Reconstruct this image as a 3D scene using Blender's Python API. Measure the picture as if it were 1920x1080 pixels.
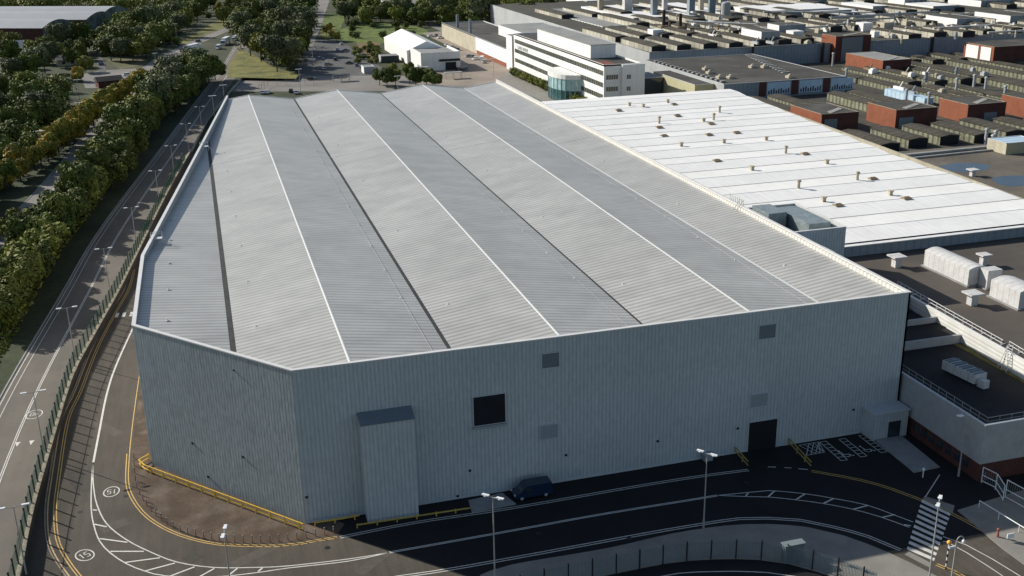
import bpy, bmesh, math, random
from mathutils import Vector, Matrix
random.seed(7)
R = math.radians
sc = bpy.context.scene
for o in list(bpy.data.objects): bpy.data.objects.remove(o)

# ------------------------------------------------------------------ camera, sky, sun, exposure
CAM = Vector((-6.5075, -115.4487, 69.2363)); PITCH, YAW, ROLL = 0.3378, 0.2776, -0.0185; FPX = 2012.4
cyw, syw, cp, sp = math.cos(YAW), math.sin(YAW), math.cos(PITCH), math.sin(PITCH)
FW = Vector((syw*cp, cyw*cp, -sp)); RT = Vector((cyw, -syw, 0)); UP = RT.cross(FW)
RT2 = RT*math.cos(ROLL) + UP*math.sin(ROLL); UP2 = UP*math.cos(ROLL) - RT*math.sin(ROLL)
cd = bpy.data.cameras.new('camera'); cam = bpy.data.objects.new('camera', cd); sc.collection.objects.link(cam)
cd.sensor_width = 36; cd.lens = 36*FPX/1920; cd.clip_start = 1; cd.clip_end = 6000
m3 = Matrix((RT2, UP2, -FW)).transposed(); cam.matrix_world = Matrix.Translation(CAM) @ m3.to_4x4()
sc.camera = cam
def W(px, py, z=0.0):
    """survey point: where the sight line through a spot of the photograph meets the level z"""
    d = FW + RT2*((px-960)/FPX) - UP2*((py-540)/FPX)
    t = (z-CAM.z)/d.z
    p = CAM + d*t
    return (p.x, p.y)
SUN = Vector((-1.28, 1.34, 1.0)).normalized()
w = bpy.data.worlds.new('World'); sc.world = w; w.use_nodes = True
nt = w.node_tree; sky = nt.nodes.new('ShaderNodeTexSky'); sky.sky_type = 'NISHITA'; sky.sun_disc = False
sky.sun_elevation = R(28.3); sky.sun_rotation = math.atan2(SUN.x, SUN.y); sky.air_density = 1.0; sky.dust_density = 1.0
bgn = nt.nodes['Background']; bgn.inputs['Strength'].default_value = 0.082
nt.links.new(sky.outputs[0], bgn.inputs[0])
ld = bpy.data.lights.new('sun', 'SUN'); ld.energy = 4.6; ld.angle = R(0.5); ld.color = (1.0, 0.955, 0.87)
lo = bpy.data.objects.new('sun', ld); sc.collection.objects.link(lo); lo.rotation_euler = SUN.to_track_quat('Z', 'Y').to_euler()
sc.view_settings.view_transform = 'Standard'; sc.view_settings.look = 'None'
sc.view_settings.exposure = 0.38; sc.view_settings.gamma = 1.0
sc.render.engine = 'CYCLES'

# ------------------------------------------------------------------ materials
def mat(name, col, rough=0.8, noise=(0.0, 0.15), noise2=None, stripes=None, metal=0.0, spec=0.3, rnd=0.0, col2=None, streak=None, bump=None):
    """noise=(scale, amount) world-space mottling; stripes=(dir, pitch, amount, duty, bump) ribs; rnd = per-object variation"""
    m = bpy.data.materials.new(name); m.use_nodes = True; t = m.node_tree; N = t.nodes.new; L = t.links.new
    b = t.nodes['Principled BSDF']; b.inputs['Roughness'].default_value = rough; b.inputs['Metallic'].default_value = metal
    b.inputs['Specular IOR Level'].default_value = spec
    geo = N('ShaderNodeNewGeometry')
    val = None
    def mul(a, bb):
        if a is None: return bb
        x = N('ShaderNodeMath'); x.operation = 'MULTIPLY'; L(a, x.inputs[0]); L(bb, x.inputs[1]); return x.outputs[0]
    def nz(scale, amt, vec=None, det=4.0):
        n = N('ShaderNodeTexNoise'); n.inputs['Scale'].default_value = scale; n.inputs['Detail'].default_value = det; n.inputs['Roughness'].default_value = 0.6
        L(vec if vec is not None else geo.outputs['Position'], n.inputs['Vector'])
        r = N('ShaderNodeMapRange'); r.inputs[1].default_value = 0.3; r.inputs[2].default_value = 0.7
        r.inputs[3].default_value = 1-amt; r.inputs[4].default_value = 1+amt; L(n.outputs['Fac'], r.inputs[0]); return r.outputs[0]
    if noise[0]: val = mul(val, nz(*noise))
    if noise2: val = mul(val, nz(*noise2))
    if streak:
        mp = N('ShaderNodeMapping'); mp.inputs['Scale'].default_value = streak[0]; L(geo.outputs['Position'], mp.inputs['Vector'])
        val = mul(val, nz(1.0, streak[1], mp.outputs[0], 3.0))
    if rnd:
        oi = N('ShaderNodeObjectInfo'); r = N('ShaderNodeMapRange'); r.inputs[3].default_value = 1-rnd; r.inputs[4].default_value = 1+rnd
        L(oi.outputs['Random'], r.inputs[0]); val = mul(val, r.outputs[0])
    if stripes:
        d, pitch, amt, duty, bst = stripes
        dp = N('ShaderNodeVectorMath'); dp.operation = 'DOT_PRODUCT'; L(geo.outputs['Position'], dp.inputs[0]); dp.inputs[1].default_value = d
        s = N('ShaderNodeMath'); s.operation = 'MULTIPLY'; s.inputs[1].default_value = 1/pitch; L(dp.outputs['Value'], s.inputs[0])
        fr = N('ShaderNodeMath'); fr.operation = 'FRACT'; L(s.outputs[0], fr.inputs[0])
        pp = N('ShaderNodeMath'); pp.operation = 'PINGPONG'; pp.inputs[1].default_value = 0.5; L(s.outputs[0], pp.inputs[0])
        r = N('ShaderNodeMapRange'); r.interpolation_type = 'SMOOTHSTEP'; r.inputs[1].default_value = max(0, duty/2-0.08); r.inputs[2].default_value = duty/2+0.08
        r.inputs[3].default_value = 1-amt; r.inputs[4].default_value = 1.0; L(pp.outputs[0], r.inputs[0]); val = mul(val, r.outputs[0])
        if bst:
            bm_ = N('ShaderNodeBump'); bm_.inputs['Strength'].default_value = bst; bm_.inputs['Distance'].default_value = 0.06
            L(r.outputs[0], bm_.inputs['Height']); L(bm_.outputs[0], b.inputs['Normal'])
    if bump:
        n = N('ShaderNodeTexNoise'); n.inputs['Scale'].default_value = bump[0]; n.inputs['Detail'].default_value = 5
        L(geo.outputs['Position'], n.inputs['Vector'])
        bm_ = N('ShaderNodeBump'); bm_.inputs['Strength'].default_value = bump[1]; bm_.inputs['Distance'].default_value = bump[2]
        L(n.outputs['Fac'], bm_.inputs['Height']); L(bm_.outputs[0], b.inputs['Normal'])
    csock = None
    if col2:
        mx = N('ShaderNodeMix'); mx.data_type = 'RGBA'; mx.inputs[6].default_value = (*col, 1); mx.inputs[7].default_value = (*col2[0], 1)
        n = N('ShaderNodeTexNoise'); n.inputs['Scale'].default_value = col2[1]; n.inputs['Detail'].default_value = 6; n.inputs['Roughness'].default_value = 0.65
        L(geo.outputs['Position'], n.inputs['Vector'])
        r = N('ShaderNodeMapRange'); r.inputs[1].default_value = col2[2]-0.08; r.inputs[2].default_value = col2[2]+0.08; L(n.outputs['Fac'], r.inputs[0]); L(r.outputs[0], mx.inputs[0])
        csock = mx.outputs[2]
    if val is None and csock is None: b.inputs['Base Color'].default_value = (*col, 1); return m
    if val is None: L(csock, b.inputs['Base Color']); return m
    vm = N('ShaderNodeVectorMath'); vm.operation = 'SCALE'; L(val, vm.inputs['Scale'])
    if csock: L(csock, vm.inputs[0])
    else: vm.inputs[0].default_value = col
    L(vm.outputs[0], b.inputs['Base Color'])
    return m
X3, Y3, Z3 = (1, 0, 0), (0, 1, 0), (0, 0, 1)
M = {}
M['terrain'] = mat('grassland', (0.030, 0.042, 0.014), 0.95, (0.05, 0.3), (0.8, 0.3), col2=((0.055, 0.055, 0.025), 0.03, 0.55))
M['verge'] = mat('rough grass verge', (0.075, 0.08, 0.028), 0.95, (0.15, 0.35), (1.5, 0.35), col2=((0.11, 0.09, 0.045), 0.08, 0.5))
M['lawn'] = mat('bright meadow grass', (0.10, 0.14, 0.02), 0.95, (0.08, 0.3), (0.45, 0.5), col2=((0.055, 0.075, 0.018), 0.1, 0.56))
M['yellow_grass'] = mat('yellowed grass', (0.15, 0.14, 0.03), 0.95, (0.15, 0.35), (1.0, 0.45), col2=((0.07, 0.085, 0.02), 0.12, 0.55))
M['asphalt_old'] = mat('worn asphalt', (0.138, 0.121, 0.098), 0.9, (0.12, 0.14), (6.0, 0.12), streak=((0.6, 0.04, 1), 0.08))
M['asphalt_inner'] = mat('site road asphalt', (0.078, 0.066, 0.051), 0.9, (0.12, 0.20), (5.0, 0.20), streak=((1.2, 0.10, 1), 0.14))
M['asphalt_patch0'] = mat('dark tarmac patch', (0.060, 0.052, 0.042), 0.9, (1.0, 0.15), (6.0, 0.15)); M['asphalt_patch1'] = mat('pale tarmac patch', (0.092, 0.079, 0.063), 0.9, (1.0, 0.15), (6.0, 0.15))
M['asphalt_new'] = mat('new black asphalt', (0.019, 0.019, 0.020), 0.75, (0.2, 0.15), (5.0, 0.15), spec=0.15)  # surface of the lower road; also paints the shed's shadow on the site road
M['asphalt_far'] = mat('pale worn tarmac', (0.20, 0.185, 0.165), 0.9, (0.06, 0.2), (2.0, 0.15))
M['asphalt_dark'] = mat('car park tarmac', (0.09, 0.088, 0.085), 0.9, (0.06, 0.2), (2.0, 0.15))
M['pave'] = mat('concrete paving', (0.235, 0.22, 0.195), 0.9, (0.4, 0.12), (8.0, 0.18))
M['concrete'] = mat('concrete', (0.27, 0.27, 0.26), 0.85, (0.5, 0.15), (4.0, 0.1))
M['wall_conc'] = mat('dark weathered concrete', (0.06, 0.052, 0.044), 0.9, (0.5, 0.3), (4, 0.2)); M['gravel'] = mat('brown bare gravel', (0.085, 0.058, 0.038), 0.95, (0.35, 0.3), (6.0, 0.25), col2=((0.13, 0.10, 0.075), 0.25, 0.55))
M['kerb'] = mat('stone kerb', (0.30, 0.26, 0.19), 0.9, (1.5, 0.35), (9.0, 0.25))
M['white_line'] = mat('white road paint', (0.62, 0.60, 0.55), 0.7, (1.5, 0.15), (12.0, 0.2))
M['yellow_line'] = mat('yellow road paint', (0.62, 0.40, 0.12), 0.7, (1.5, 0.2), (12.0, 0.2))
M['orange_line'] = mat('faded orange edge paint', (0.55, 0.38, 0.20), 0.7, (1.5, 0.2), (12.0, 0.2))
M['roof'] = mat('ribbed grey roof sheet', (0.405, 0.398, 0.370), 0.40, (0.05, 0.09), (0.5, 0.05), stripes=(Y3, 1.12, 0.30, 0.42, 0.5), spec=0.5, streak=((0.03, 0.25, 1), 0.10))
M['ridge'] = mat('pale ridge flashing', (0.60, 0.60, 0.58), 0.5, (2.0, 0.08))
M['valley'] = mat('dark valley gutter', (0.03, 0.03, 0.028), 0.7, (0.6, 0.4), (4.0, 0.3))
M['coping'] = mat('pale parapet coping', (0.62, 0.61, 0.59), 0.45, (0.6, 0.06))
cd_ = Vector((-18.2, 21.2, 0)).normalized()
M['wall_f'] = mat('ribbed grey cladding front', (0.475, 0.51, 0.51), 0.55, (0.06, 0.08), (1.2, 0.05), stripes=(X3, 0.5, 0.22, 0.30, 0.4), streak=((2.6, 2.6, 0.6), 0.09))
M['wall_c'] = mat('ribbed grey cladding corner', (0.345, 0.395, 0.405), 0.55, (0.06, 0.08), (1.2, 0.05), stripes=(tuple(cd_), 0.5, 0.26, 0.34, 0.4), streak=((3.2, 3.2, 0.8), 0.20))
M['wall_s'] = mat('ribbed grey cladding side', (0.45, 0.46, 0.46), 0.55, (0.06, 0.08), stripes=(Y3, 0.72, 0.22, 0.30, 0.3))
M['panel_grey'] = mat('flat slate grey panel', (0.15, 0.18, 0.20), 0.5, (1.0, 0.06))
M['panel_pale'] = mat('flat pale grey panel', (0.30, 0.33, 0.34), 0.5, (1.0, 0.06))
M['trim'] = mat('light grey trim', (0.5, 0.52, 0.52), 0.5, (1.0, 0.06))
M['dark'] = mat('dark opening', (0.012, 0.014, 0.018), 0.6, (1.0, 0.2))
M['black'] = mat('black fitting', (0.02, 0.02, 0.022), 0.5)
M['glass'] = mat('window glass', (0.03, 0.04, 0.05), 0.08, spec=0.8)
M['cyan_glass'] = mat('pale cyan glazing', (0.36, 0.55, 0.56), 0.12, (0.8, 0.25), spec=0.8, stripes=((0.94, -0.33, 0), 1.55, 0.3, 0.12, 0))
M['teal_glass'] = mat('dark teal glazing', (0.03, 0.10, 0.10), 0.1, (0.7, 0.5), spec=0.8)
M['white_roof'] = mat('white coated roof sheet', (0.80, 0.785, 0.75), 0.55, (0.08, 0.05), (0.6, 0.04), stripes=(X3, 1.5, 0.04, 0.3, 0.1), streak=((0.9, 0.05, 1), 0.035))
M['white_wall'] = mat('white painted render', (0.74, 0.73, 0.70), 0.7, (0.15, 0.05), (1.5, 0.05), streak=((0.8, 0.8, 0.06), 0.06))
M['cream_wall'] = mat('cream stained render', (0.42, 0.385, 0.29), 0.8, (0.2, 0.12), (1.5, 0.1), streak=((0.6, 0.6, 0.08), 0.14))
M['yellow_wall'] = mat('ochre cream cladding', (0.42, 0.39, 0.24), 0.8, (0.2, 0.10), (1.5, 0.1))
M['grey_wall'] = mat('blue grey sheet wall', (0.24, 0.28, 0.31), 0.7, (0.08, 0.12), (1.0, 0.1), stripes=(X3, 1.6, 0.14, 0.3, 0))
M['mid_wall'] = mat('mid grey render', (0.36, 0.37, 0.37), 0.8, (0.1, 0.12), (1.0, 0.1))
M['roof_dark'] = mat('dark felt roof', (0.058, 0.054, 0.047), 0.9, (0.1, 0.25), (1.0, 0.2), col2=((0.085, 0.08, 0.07), 0.06, 0.55))
M['roof_brown'] = mat('brown felt roof', (0.095, 0.080, 0.066), 0.9, (0.08, 0.14), (3.0, 0.10), col2=((0.075, 0.066, 0.056), 0.05, 0.5))
M['roof_black'] = mat('black felt roof', (0.016, 0.016, 0.017), 0.85, (0.2, 0.3), (2.0, 0.2))
M['moss'] = mat('mossy roof edge', (0.10, 0.09, 0.03), 0.95, (0.8, 0.4), (5.0, 0.3))
M['moss_roof'] = mat('mossy asbestos roof', (0.070, 0.066, 0.052), 0.95, (0.15, 0.3), (1.5, 0.3), stripes=(Y3, 3.2, 0.3, 0.4, 0))
M['lantern_face'] = mat('weathered lantern glazing', (0.20, 0.20, 0.135), 0.8, (0.5, 0.4), (2.5, 0.4), stripes=(Y3, 2.2, 0.55, 0.4, 0))
M['lantern_cream'] = mat('cream lantern side', (0.40, 0.38, 0.31), 0.8, (0.06, 0.45), (2.5, 0.2), stripes=(Y3, 5.0, 0.4, 0.14, 0))
M['lantern_top'] = mat('mossy lantern top', (0.068, 0.060, 0.045), 0.95, (0.2, 0.3), (1.5, 0.3), stripes=(Y3, 3.0, 0.25, 0.3, 0))
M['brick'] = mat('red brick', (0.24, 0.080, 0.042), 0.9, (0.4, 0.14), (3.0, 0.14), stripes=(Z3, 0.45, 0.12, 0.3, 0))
M['brick_dark'] = mat('dark red brown brick', (0.09, 0.035, 0.028), 0.9, (0.4, 0.2), (3.0, 0.2))  # dark brickwork, and the shaded faces of the red brick towers
M['grey_roof'] = mat('pale grey flat roof', (0.26, 0.26, 0.245), 0.8, (0.1, 0.15), (1.0, 0.15))
M['metal_roof'] = mat('standing seam grey roof', (0.33, 0.345, 0.36), 0.6, (0.05, 0.08), stripes=(Y3, 2.0, 0.12, 0.3, 0))
M['blue_pane'] = mat('pale blue sheeting', (0.42, 0.55, 0.66), 0.6, (0.5, 0.1), stripes=(Y3, 2.4, 0.25, 0.2, 0))
M['ahu'] = mat('weathered white sheet metal', (0.56, 0.55, 0.53), 0.6, (0.8, 0.12), (5.0, 0.12), stripes=(Y3, 1.3, 0.22, 0.10, 0))
M['ahu_grey'] = mat('galvanised plant casing', (0.26, 0.30, 0.31), 0.45, (0.8, 0.25), (4.0, 0.2), metal=0.3)
M['steel'] = mat('galvanised steel', (0.40, 0.40, 0.38), 0.5, (2.0, 0.1), metal=0.2)
M['lamp_head'] = mat('white lamp head', (0.75, 0.76, 0.76), 0.4)
M['fence'] = mat('green fence paint', (0.09, 0.17, 0.12), 0.7, (1.0, 0.15))
M['fence_post'] = mat('dark green fence post', (0.02, 0.05, 0.038), 0.7, (1.0, 0.15))
M['fence_grey'] = mat('grey steel fence', (0.17, 0.21, 0.22), 0.7, (1.0, 0.1))
M['safety_yellow'] = mat('safety yellow paint', (0.72, 0.46, 0.07), 0.6, (2.0, 0.15))
M['dull_yellow'] = mat('dull yellow rail paint', (0.36, 0.27, 0.08), 0.7, (2, 0.2))
M['red'] = mat('rusty red post', (0.32, 0.10, 0.07), 0.7, (3.0, 0.2))
M['rust'] = mat('rusty cowl', (0.24, 0.18, 0.11), 0.9, (1.5, 0.35), (6.0, 0.3))
M['vent'] = mat('weathered cream cowl', (0.42, 0.37, 0.28), 0.9, (1.5, 0.25))
M['tyre'] = mat('tyre rubber', (0.015, 0.015, 0.015), 0.9)
M['bark'] = mat('tree bark', (0.06, 0.045, 0.03), 0.95, (3.0, 0.2))
M['water'] = mat('rain puddle', (0.02, 0.033, 0.05), 0.15, (0.3, 0.3), spec=0.9)
M['amber'] = mat('amber globe', (0.95, 0.42, 0.06), 0.3)
M['van_blue'] = mat('dark blue paint', (0.008, 0.022, 0.055), 0.3, spec=0.6)
for k, c in dict(white=(0.75, 0.75, 0.74), silver=(0.42, 0.43, 0.45), black=(0.02, 0.02, 0.022), blue=(0.03, 0.07, 0.2), red=(0.35, 0.03, 0.025), grey=(0.14, 0.15, 0.16)).items():
    M['p_'+k] = mat(k+' car paint', c, 0.25, spec=0.6)
def leafmat(name, c1, c2, rnd=0.25):
    m = mat(name, c1, 0.7, (0.35, 0.3), (2.2, 0.35), rnd=rnd, col2=(c2, 0.22, 0.5), spec=0.15)
    return m
M['leaf_green'] = leafmat('dark green leaves', (0.068, 0.094, 0.020), (0.130, 0.150, 0.032))
M['leaf_olive'] = leafmat('olive green leaves', (0.130, 0.152, 0.030), (0.225, 0.225, 0.044))
M['leaf_autumn'] = leafmat('autumn yellow leaves', (0.42, 0.30, 0.045), (0.22, 0.21, 0.04))
M['leaf_grey'] = leafmat('grey green leaves', (0.100, 0.118, 0.052), (0.155, 0.170, 0.080))

# ------------------------------------------------------------------ mesh helpers
COL = sc.collection
class MB:
    def __init__(s): s.v = []; s.f = []; s.mi = []; s.cur = 0
    def add(s, vs, fs):
        n = len(s.v); s.v += [tuple(v) for v in vs]; s.f += [tuple(n+i for i in f) for f in fs]; s.mi += [s.cur]*len(fs); return s
    def box(s, x0, y0, z0, x1, y1, z1):
        return s.prism([(x0, y0), (x1, y0), (x1, y1), (x0, y1)], z0, z1)
    def prism(s, poly, z0, z1, cap=True):
        a = sum(poly[i][0]*poly[(i+1) % len(poly)][1]-poly[(i+1) % len(poly)][0]*poly[i][1] for i in range(len(poly)))
        if a < 0: poly = poly[::-1]
        n = len(poly); vs = [(p[0], p[1], z0) for p in poly]+[(p[0], p[1], z1) for p in poly]
        fs = [(i, (i+1) % n, n+(i+1) % n, n+i) for i in range(n)]
        if cap: fs += [tuple(range(n-1, -1, -1)), tuple(range(n, 2*n))]
        return s.add(vs, fs)
    def sheet(s, poly, z):
        a = sum(poly[i][0]*poly[(i+1) % len(poly)][1]-poly[(i+1) % len(poly)][0]*poly[i][1] for i in range(len(poly)))
        if a < 0: poly = poly[::-1]
        return s.add([(p[0], p[1], z) for p in poly], [tuple(range(len(poly)))])
    def obox(s, c, ux, hx, hy, z0, z1):
        """box oriented along ux in plan"""
        l = math.hypot(*ux); ux = (ux[0]/l, ux[1]/l); uy = (-ux[1], ux[0])
        P = [(c[0]+ux[0]*a*hx+uy[0]*b*hy, c[1]+ux[1]*a*hx+uy[1]*b*hy) for a, b in ((-1, -1), (1, -1), (1, 1), (-1, 1))]
        return s.prism(P, z0, z1)
    def tube(s, a, b, r, n=8, r2=None):
        a = Vector(a); b = Vector(b); d = (b-a).normalized(); r2 = r if r2 is None else r2
        u = d.orthogonal().normalized(); v = d.cross(u)
        vs = [a+(u*math.cos(2*math.pi*i/n)+v*math.sin(2*math.pi*i/n))*r for i in range(n)]+[b+(u*math.cos(2*math.pi*i/n)+v*math.sin(2*math.pi*i/n))*r2 for i in range(n)]
        return s.add(vs, [(i, (i+1) % n, n+(i+1) % n, n+i) for i in range(n)]+[tuple(range(n-1, -1, -1)), tuple(range(n, 2*n))])
    def ball(s, c, r, rz=None, n=8, m=5):
        rz = rz or r; vs = [(c[0], c[1], c[2]-rz)]
        for j in range(1, m):
            a = -math.pi/2+math.pi*j/m
            vs += [(c[0]+r*math.cos(a)*math.cos(2*math.pi*i/n), c[1]+r*math.cos(a)*math.sin(2*math.pi*i/n), c[2]+rz*math.sin(a)) for i in range(n)]
        vs.append((c[0], c[1], c[2]+rz)); fs = [(0, 1+(i+1) % n, 1+i) for i in range(n)]
        for j in range(m-2):
            for i in range(n): fs.append((1+j*n+i, 1+j*n+(i+1) % n, 1+(j+1)*n+(i+1) % n, 1+(j+1)*n+i))
        k = 1+(m-2)*n; fs += [(k+i, k+(i+1) % n, len(vs)-1) for i in range(n)]
        return s.add(vs, fs)
    def build(s, name, m, parent=None, loc=None, kind=None, smooth=False):
        me = bpy.data.meshes.new(name)
        off = Vector(loc) if loc is not None else (parent.get('_o') and Vector(parent['_o']) or Vector((0, 0, 0))) if parent is not None else Vector((0, 0, 0))
        me.from_pydata([(v[0]-off.x, v[1]-off.y, v[2]-off.z) for v in s.v], [], s.f)
        for x in (m if isinstance(m, (list, tuple)) else [m]): me.materials.append(x)
        if isinstance(m, (list, tuple)): me.polygons.foreach_set('material_index', s.mi)
        if smooth: me.polygons.foreach_set('use_smooth', [True]*len(me.polygons))
        me.update()
        o = bpy.data.objects.new(name, me); COL.objects.link(o)
        if parent is not None:
            o.parent = parent
            if parent.type == 'MESH': o['_o'] = tuple(off)
        else: o.location = off; 
        if parent is None or parent.type == 'MESH' or True: o['_o'] = tuple(off)
        if kind: o['kind'] = kind
        return o
def tag(o, label, cat, group=None):
    o['label'] = label; o['category'] = cat
    if group: o['group'] = group
    return o
def thing(name, label, cat, loc=(0, 0, 0), group=None):
    o = bpy.data.objects.new(name, None); COL.objects.link(o); o.location = loc; o.empty_display_size = 0.5
    o['_o'] = tuple(float(c) for c in loc); return tag(o, label, cat, group)
def clone(root, loc, rotz=0.0, label=None, scale=None, group=None):
    r = root.copy(); COL.objects.link(r); r.location = loc; r.rotation_euler = (0, 0, rotz)
    if scale is not None: r.scale = scale
    if label: r['label'] = label
    if group: r['group'] = group
    for ch in root.children:
        c = ch.copy(); COL.objects.link(c); c.parent = r
        for g in ch.children:
            d = g.copy(); COL.objects.link(d); d.parent = c
    return r
def mitre(path):
    out = []
    for i, p in enumerate(path):
        a = path[i-1] if i else None; b = path[i+1] if i < len(path)-1 else None
        def nrm(p, q):
            dx, dy = q[0]-p[0], q[1]-p[1]; l = math.hypot(dx, dy) or 1; return (-dy/l, dx/l)
        if a is None: n = nrm(p, b); k = 1
        elif b is None: n = nrm(a, p); k = 1
        else:
            n1, n2 = nrm(a, p), nrm(p, b); n = (n1[0]+n2[0], n1[1]+n2[1]); l = math.hypot(*n) or 1; n = (n[0]/l, n[1]/l)
            k = 1/max(0.35, n[0]*n1[0]+n[1]*n1[1])
        out.append((n[0]*k, n[1]*k))
    return out
def offs(path, d): return [(p[0]+n[0]*d, p[1]+n[1]*d) for p, n in zip(path, mitre(path))]
def ribbon(mb, path, wd, z0, z1=None, off=0.0):
    """strip of width wd along path, shifted sideways by off; flat at z0 or a mitred wall z0..z1"""
    A = offs(path, off-wd/2); B = offs(path, off+wd/2); n = len(path)
    if z1 is None:
        mb.add([(p[0], p[1], z0) for p in A]+[(p[0], p[1], z0) for p in B], [(i, i+1, n+i+1, n+i) for i in range(n-1)])
    else:
        vs = [(p[0], p[1], z) for z in (z0, z1) for P in (A, B) for p in P]
        fs = []
        for i in range(n-1):
            fs += [(i, i+1, 2*n+i+1, 2*n+i), (n+i+1, n+i, 3*n+i, 3*n+i+1), (2*n+i, 2*n+i+1, 3*n+i+1, 3*n+i), (i+1, i, n+i, n+i+1)]
        fs += [(0, 2*n, 3*n, n), (n-1, 2*n-1, 4*n-1, 3*n-1)]
        mb.add(vs, fs)
    return mb
def smooth(pts, step=2.0):
    out = []
    P = [pts[0]]+list(pts)+[pts[-1]]
    for i in range(1, len(P)-2):
        a, b, c, d = P[i-1:i+3]; n = max(1, int(math.dist(b, c)/step))
        for k in range(n):
            t = k/n
            out.append(tuple(0.5*((2*b[j])+(-a[j]+c[j])*t+(2*a[j]-5*b[j]+4*c[j]-d[j])*t*t+(-a[j]+3*b[j]-3*c[j]+d[j])*t**3) for j in (0, 1)))
    out.append(tuple(pts[-1])); return out
def PX(pts, z=0.0, step=2.0, sm=True):
    q = [W(x, y, z) for x, y in pts]; return smooth(q, step) if sm else q
def along(path, step, start=0.0):
    out = []; acc = start
    pos = 0.0
    for a, b in zip(path, path[1:]):
        l = math.dist(a, b)
        while acc <= pos+l:
            t = (acc-pos)/l if l else 0; out.append(((a[0]+(b[0]-a[0])*t, a[1]+(b[1]-a[1])*t), ((b[0]-a[0])/l, (b[1]-a[1])/l))); acc += step
        pos += l
    return out

# ------------------------------------------------------------------ ground
LZ = 1.2        # level of the public road and the land left of the retaining wall
mb = MB(); mb.sheet([(-3000, -400), (3000, -400), (3000, 4000), (-3000, 4000)], -0.02); mb.build('ground', M['terrain'], kind='structure')
wallpath = [(-31.6, -40), (-31.9, -20)]+PX([(33, 1080), (57, 960), (87, 855), (100, 810), (135, 702), (175, 627), (220, 547), (250, 487), (312, 362), (357, 282)], LZ, 4)
wallpath += [(-5, 285), (6, 352), (24, 450), (46, 560), (80, 760), (160, 1200), (240, 1700)]
mb = MB(); mb.sheet([(-2500, -350)]+[(-31.6, -350)]+wallpath+[(240, 3600), (-2500, 3600)], LZ); mb.build('verge_ground', M['terrain'], kind='structure')
near_wall = [p for p in wallpath if p[1] < 230]
mb = MB(); ribbon(mb, [(-31.6, -60)]+near_wall, 0.45, -0.02, LZ+0.14, off=-0.1); rw = mb.build('retaining_wall', M['wall_conc'])  # body colour darkened to paint in the wall's shaded face
tag(rw, 'long pale stone topped retaining wall carrying the green fence beside the road', 'retaining wall')
mb = MB(); ribbon(mb, [(-31.6, -60)]+near_wall, 0.62, LZ+0.14, LZ+0.28, off=-0.1); mb.build('stone_coping', M['kerb'], rw)
ribbon(m2 := MB(), wallpath, 0.08, -0.02, LZ, off=0.0); m2.build('embankment', M['concrete'], kind='structure')

# site road (asphalt apron round the shed)
yard = [(-31.4, -60)]+offs(near_wall, -0.3)+[(-4, 212), (84, 212), (84, -16), (84, -14), (130, -14), (130, -60)]
mb = MB(); mb.sheet([(-31.3, -60)]+offs(near_wall, -0.3)+[(0, 245), (128, 245), (128, -60)], 0.0); yd = mb.build('site_road', M['asphalt_inner'], kind='structure')
# near-black sheet paints in the shed's cast shadow, its edge follows the shadow line
na = PX([(640, 1010), (735, 1040), (900, 1100)], 0, 3)
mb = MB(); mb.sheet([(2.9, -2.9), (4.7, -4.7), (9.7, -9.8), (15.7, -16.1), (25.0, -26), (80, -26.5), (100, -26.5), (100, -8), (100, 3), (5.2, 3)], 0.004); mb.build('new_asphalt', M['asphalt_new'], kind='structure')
# bare gravel between the kerb and the corner of the shed
innerline = [(262, 700), (256, 740), (248, 800), (243, 850), (241, 902), (250, 932), (270, 960), (295, 980), (325, 996), (362, 1009), (412, 1019), (480, 1022), (517, 1022), (562, 1018), (600, 1011), (632, 1006)]
ip = PX(innerline, 0, 1.5)
mb = MB(); mb.sheet([(-21.5, 75)]+offs(ip, 0.35)+[(4.5, -1.5), (2.6, 0.5), (0.2, 0.4), (-18.0, 21.4), (-17.6, 75)], 0.008); mb.build('gravel_verge', M['gravel'], kind='structure')
# footway along the outer side
pv_top = PX([(900, 1080), (960, 1060), (1135, 1030), (1260, 1002), (1360, 987), (1440, 984), (1515, 990), (1580, 1005), (1665, 1037), (1747, 1077), (1790, 1100)], 0, 2)
pv_bot = PX([(960, 1120), (1040, 1100), (1172, 1072), (1255, 1056), (1339, 1049), (1422, 1050), (1480, 1058), (1560, 1082), (1620, 1110)], 0, 2)
mb = MB(); mb.prism(pv_top+pv_bot[::-1], 0.002, 0.12); mb.build('footway', M['pave'], kind='structure')
lowroad = PX([(1000, 1140), (1225, 1077), (1335, 1066), (1440, 1068), (1510, 1078), (1580, 1100)], 0, 2)
mb = MB(); ribbon(mb, lowroad, 5.5, 0.008, off=-1.6); mb.build('lower_road', M['asphalt_new'], kind='structure')
# right hand pavement, apron slabs
mb = MB(); mb.prism(PX([(1795, 958), (1900, 925), (1990, 905), (2050, 1010), (1990, 1110), (1880, 1030)], 0, sm=False), 0.002, 0.12); mb.build('pavement', M['pave'], kind='structure')
mb = MB(); mb.prism(PX([(1640, 826), (1683, 812), (1762, 877), (1714, 887)], 0, sm=False), 0.005, 0.14); mb.build('entrance_slab', M['concrete'], kind='structure')
mb = MB(); mb.prism(PX([(878, 939), (942, 925), (968, 946), (885, 962)], 0, sm=False), 0.005, 0.09); mb.build('door_slab', M['concrete'], kind='structure')

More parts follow.
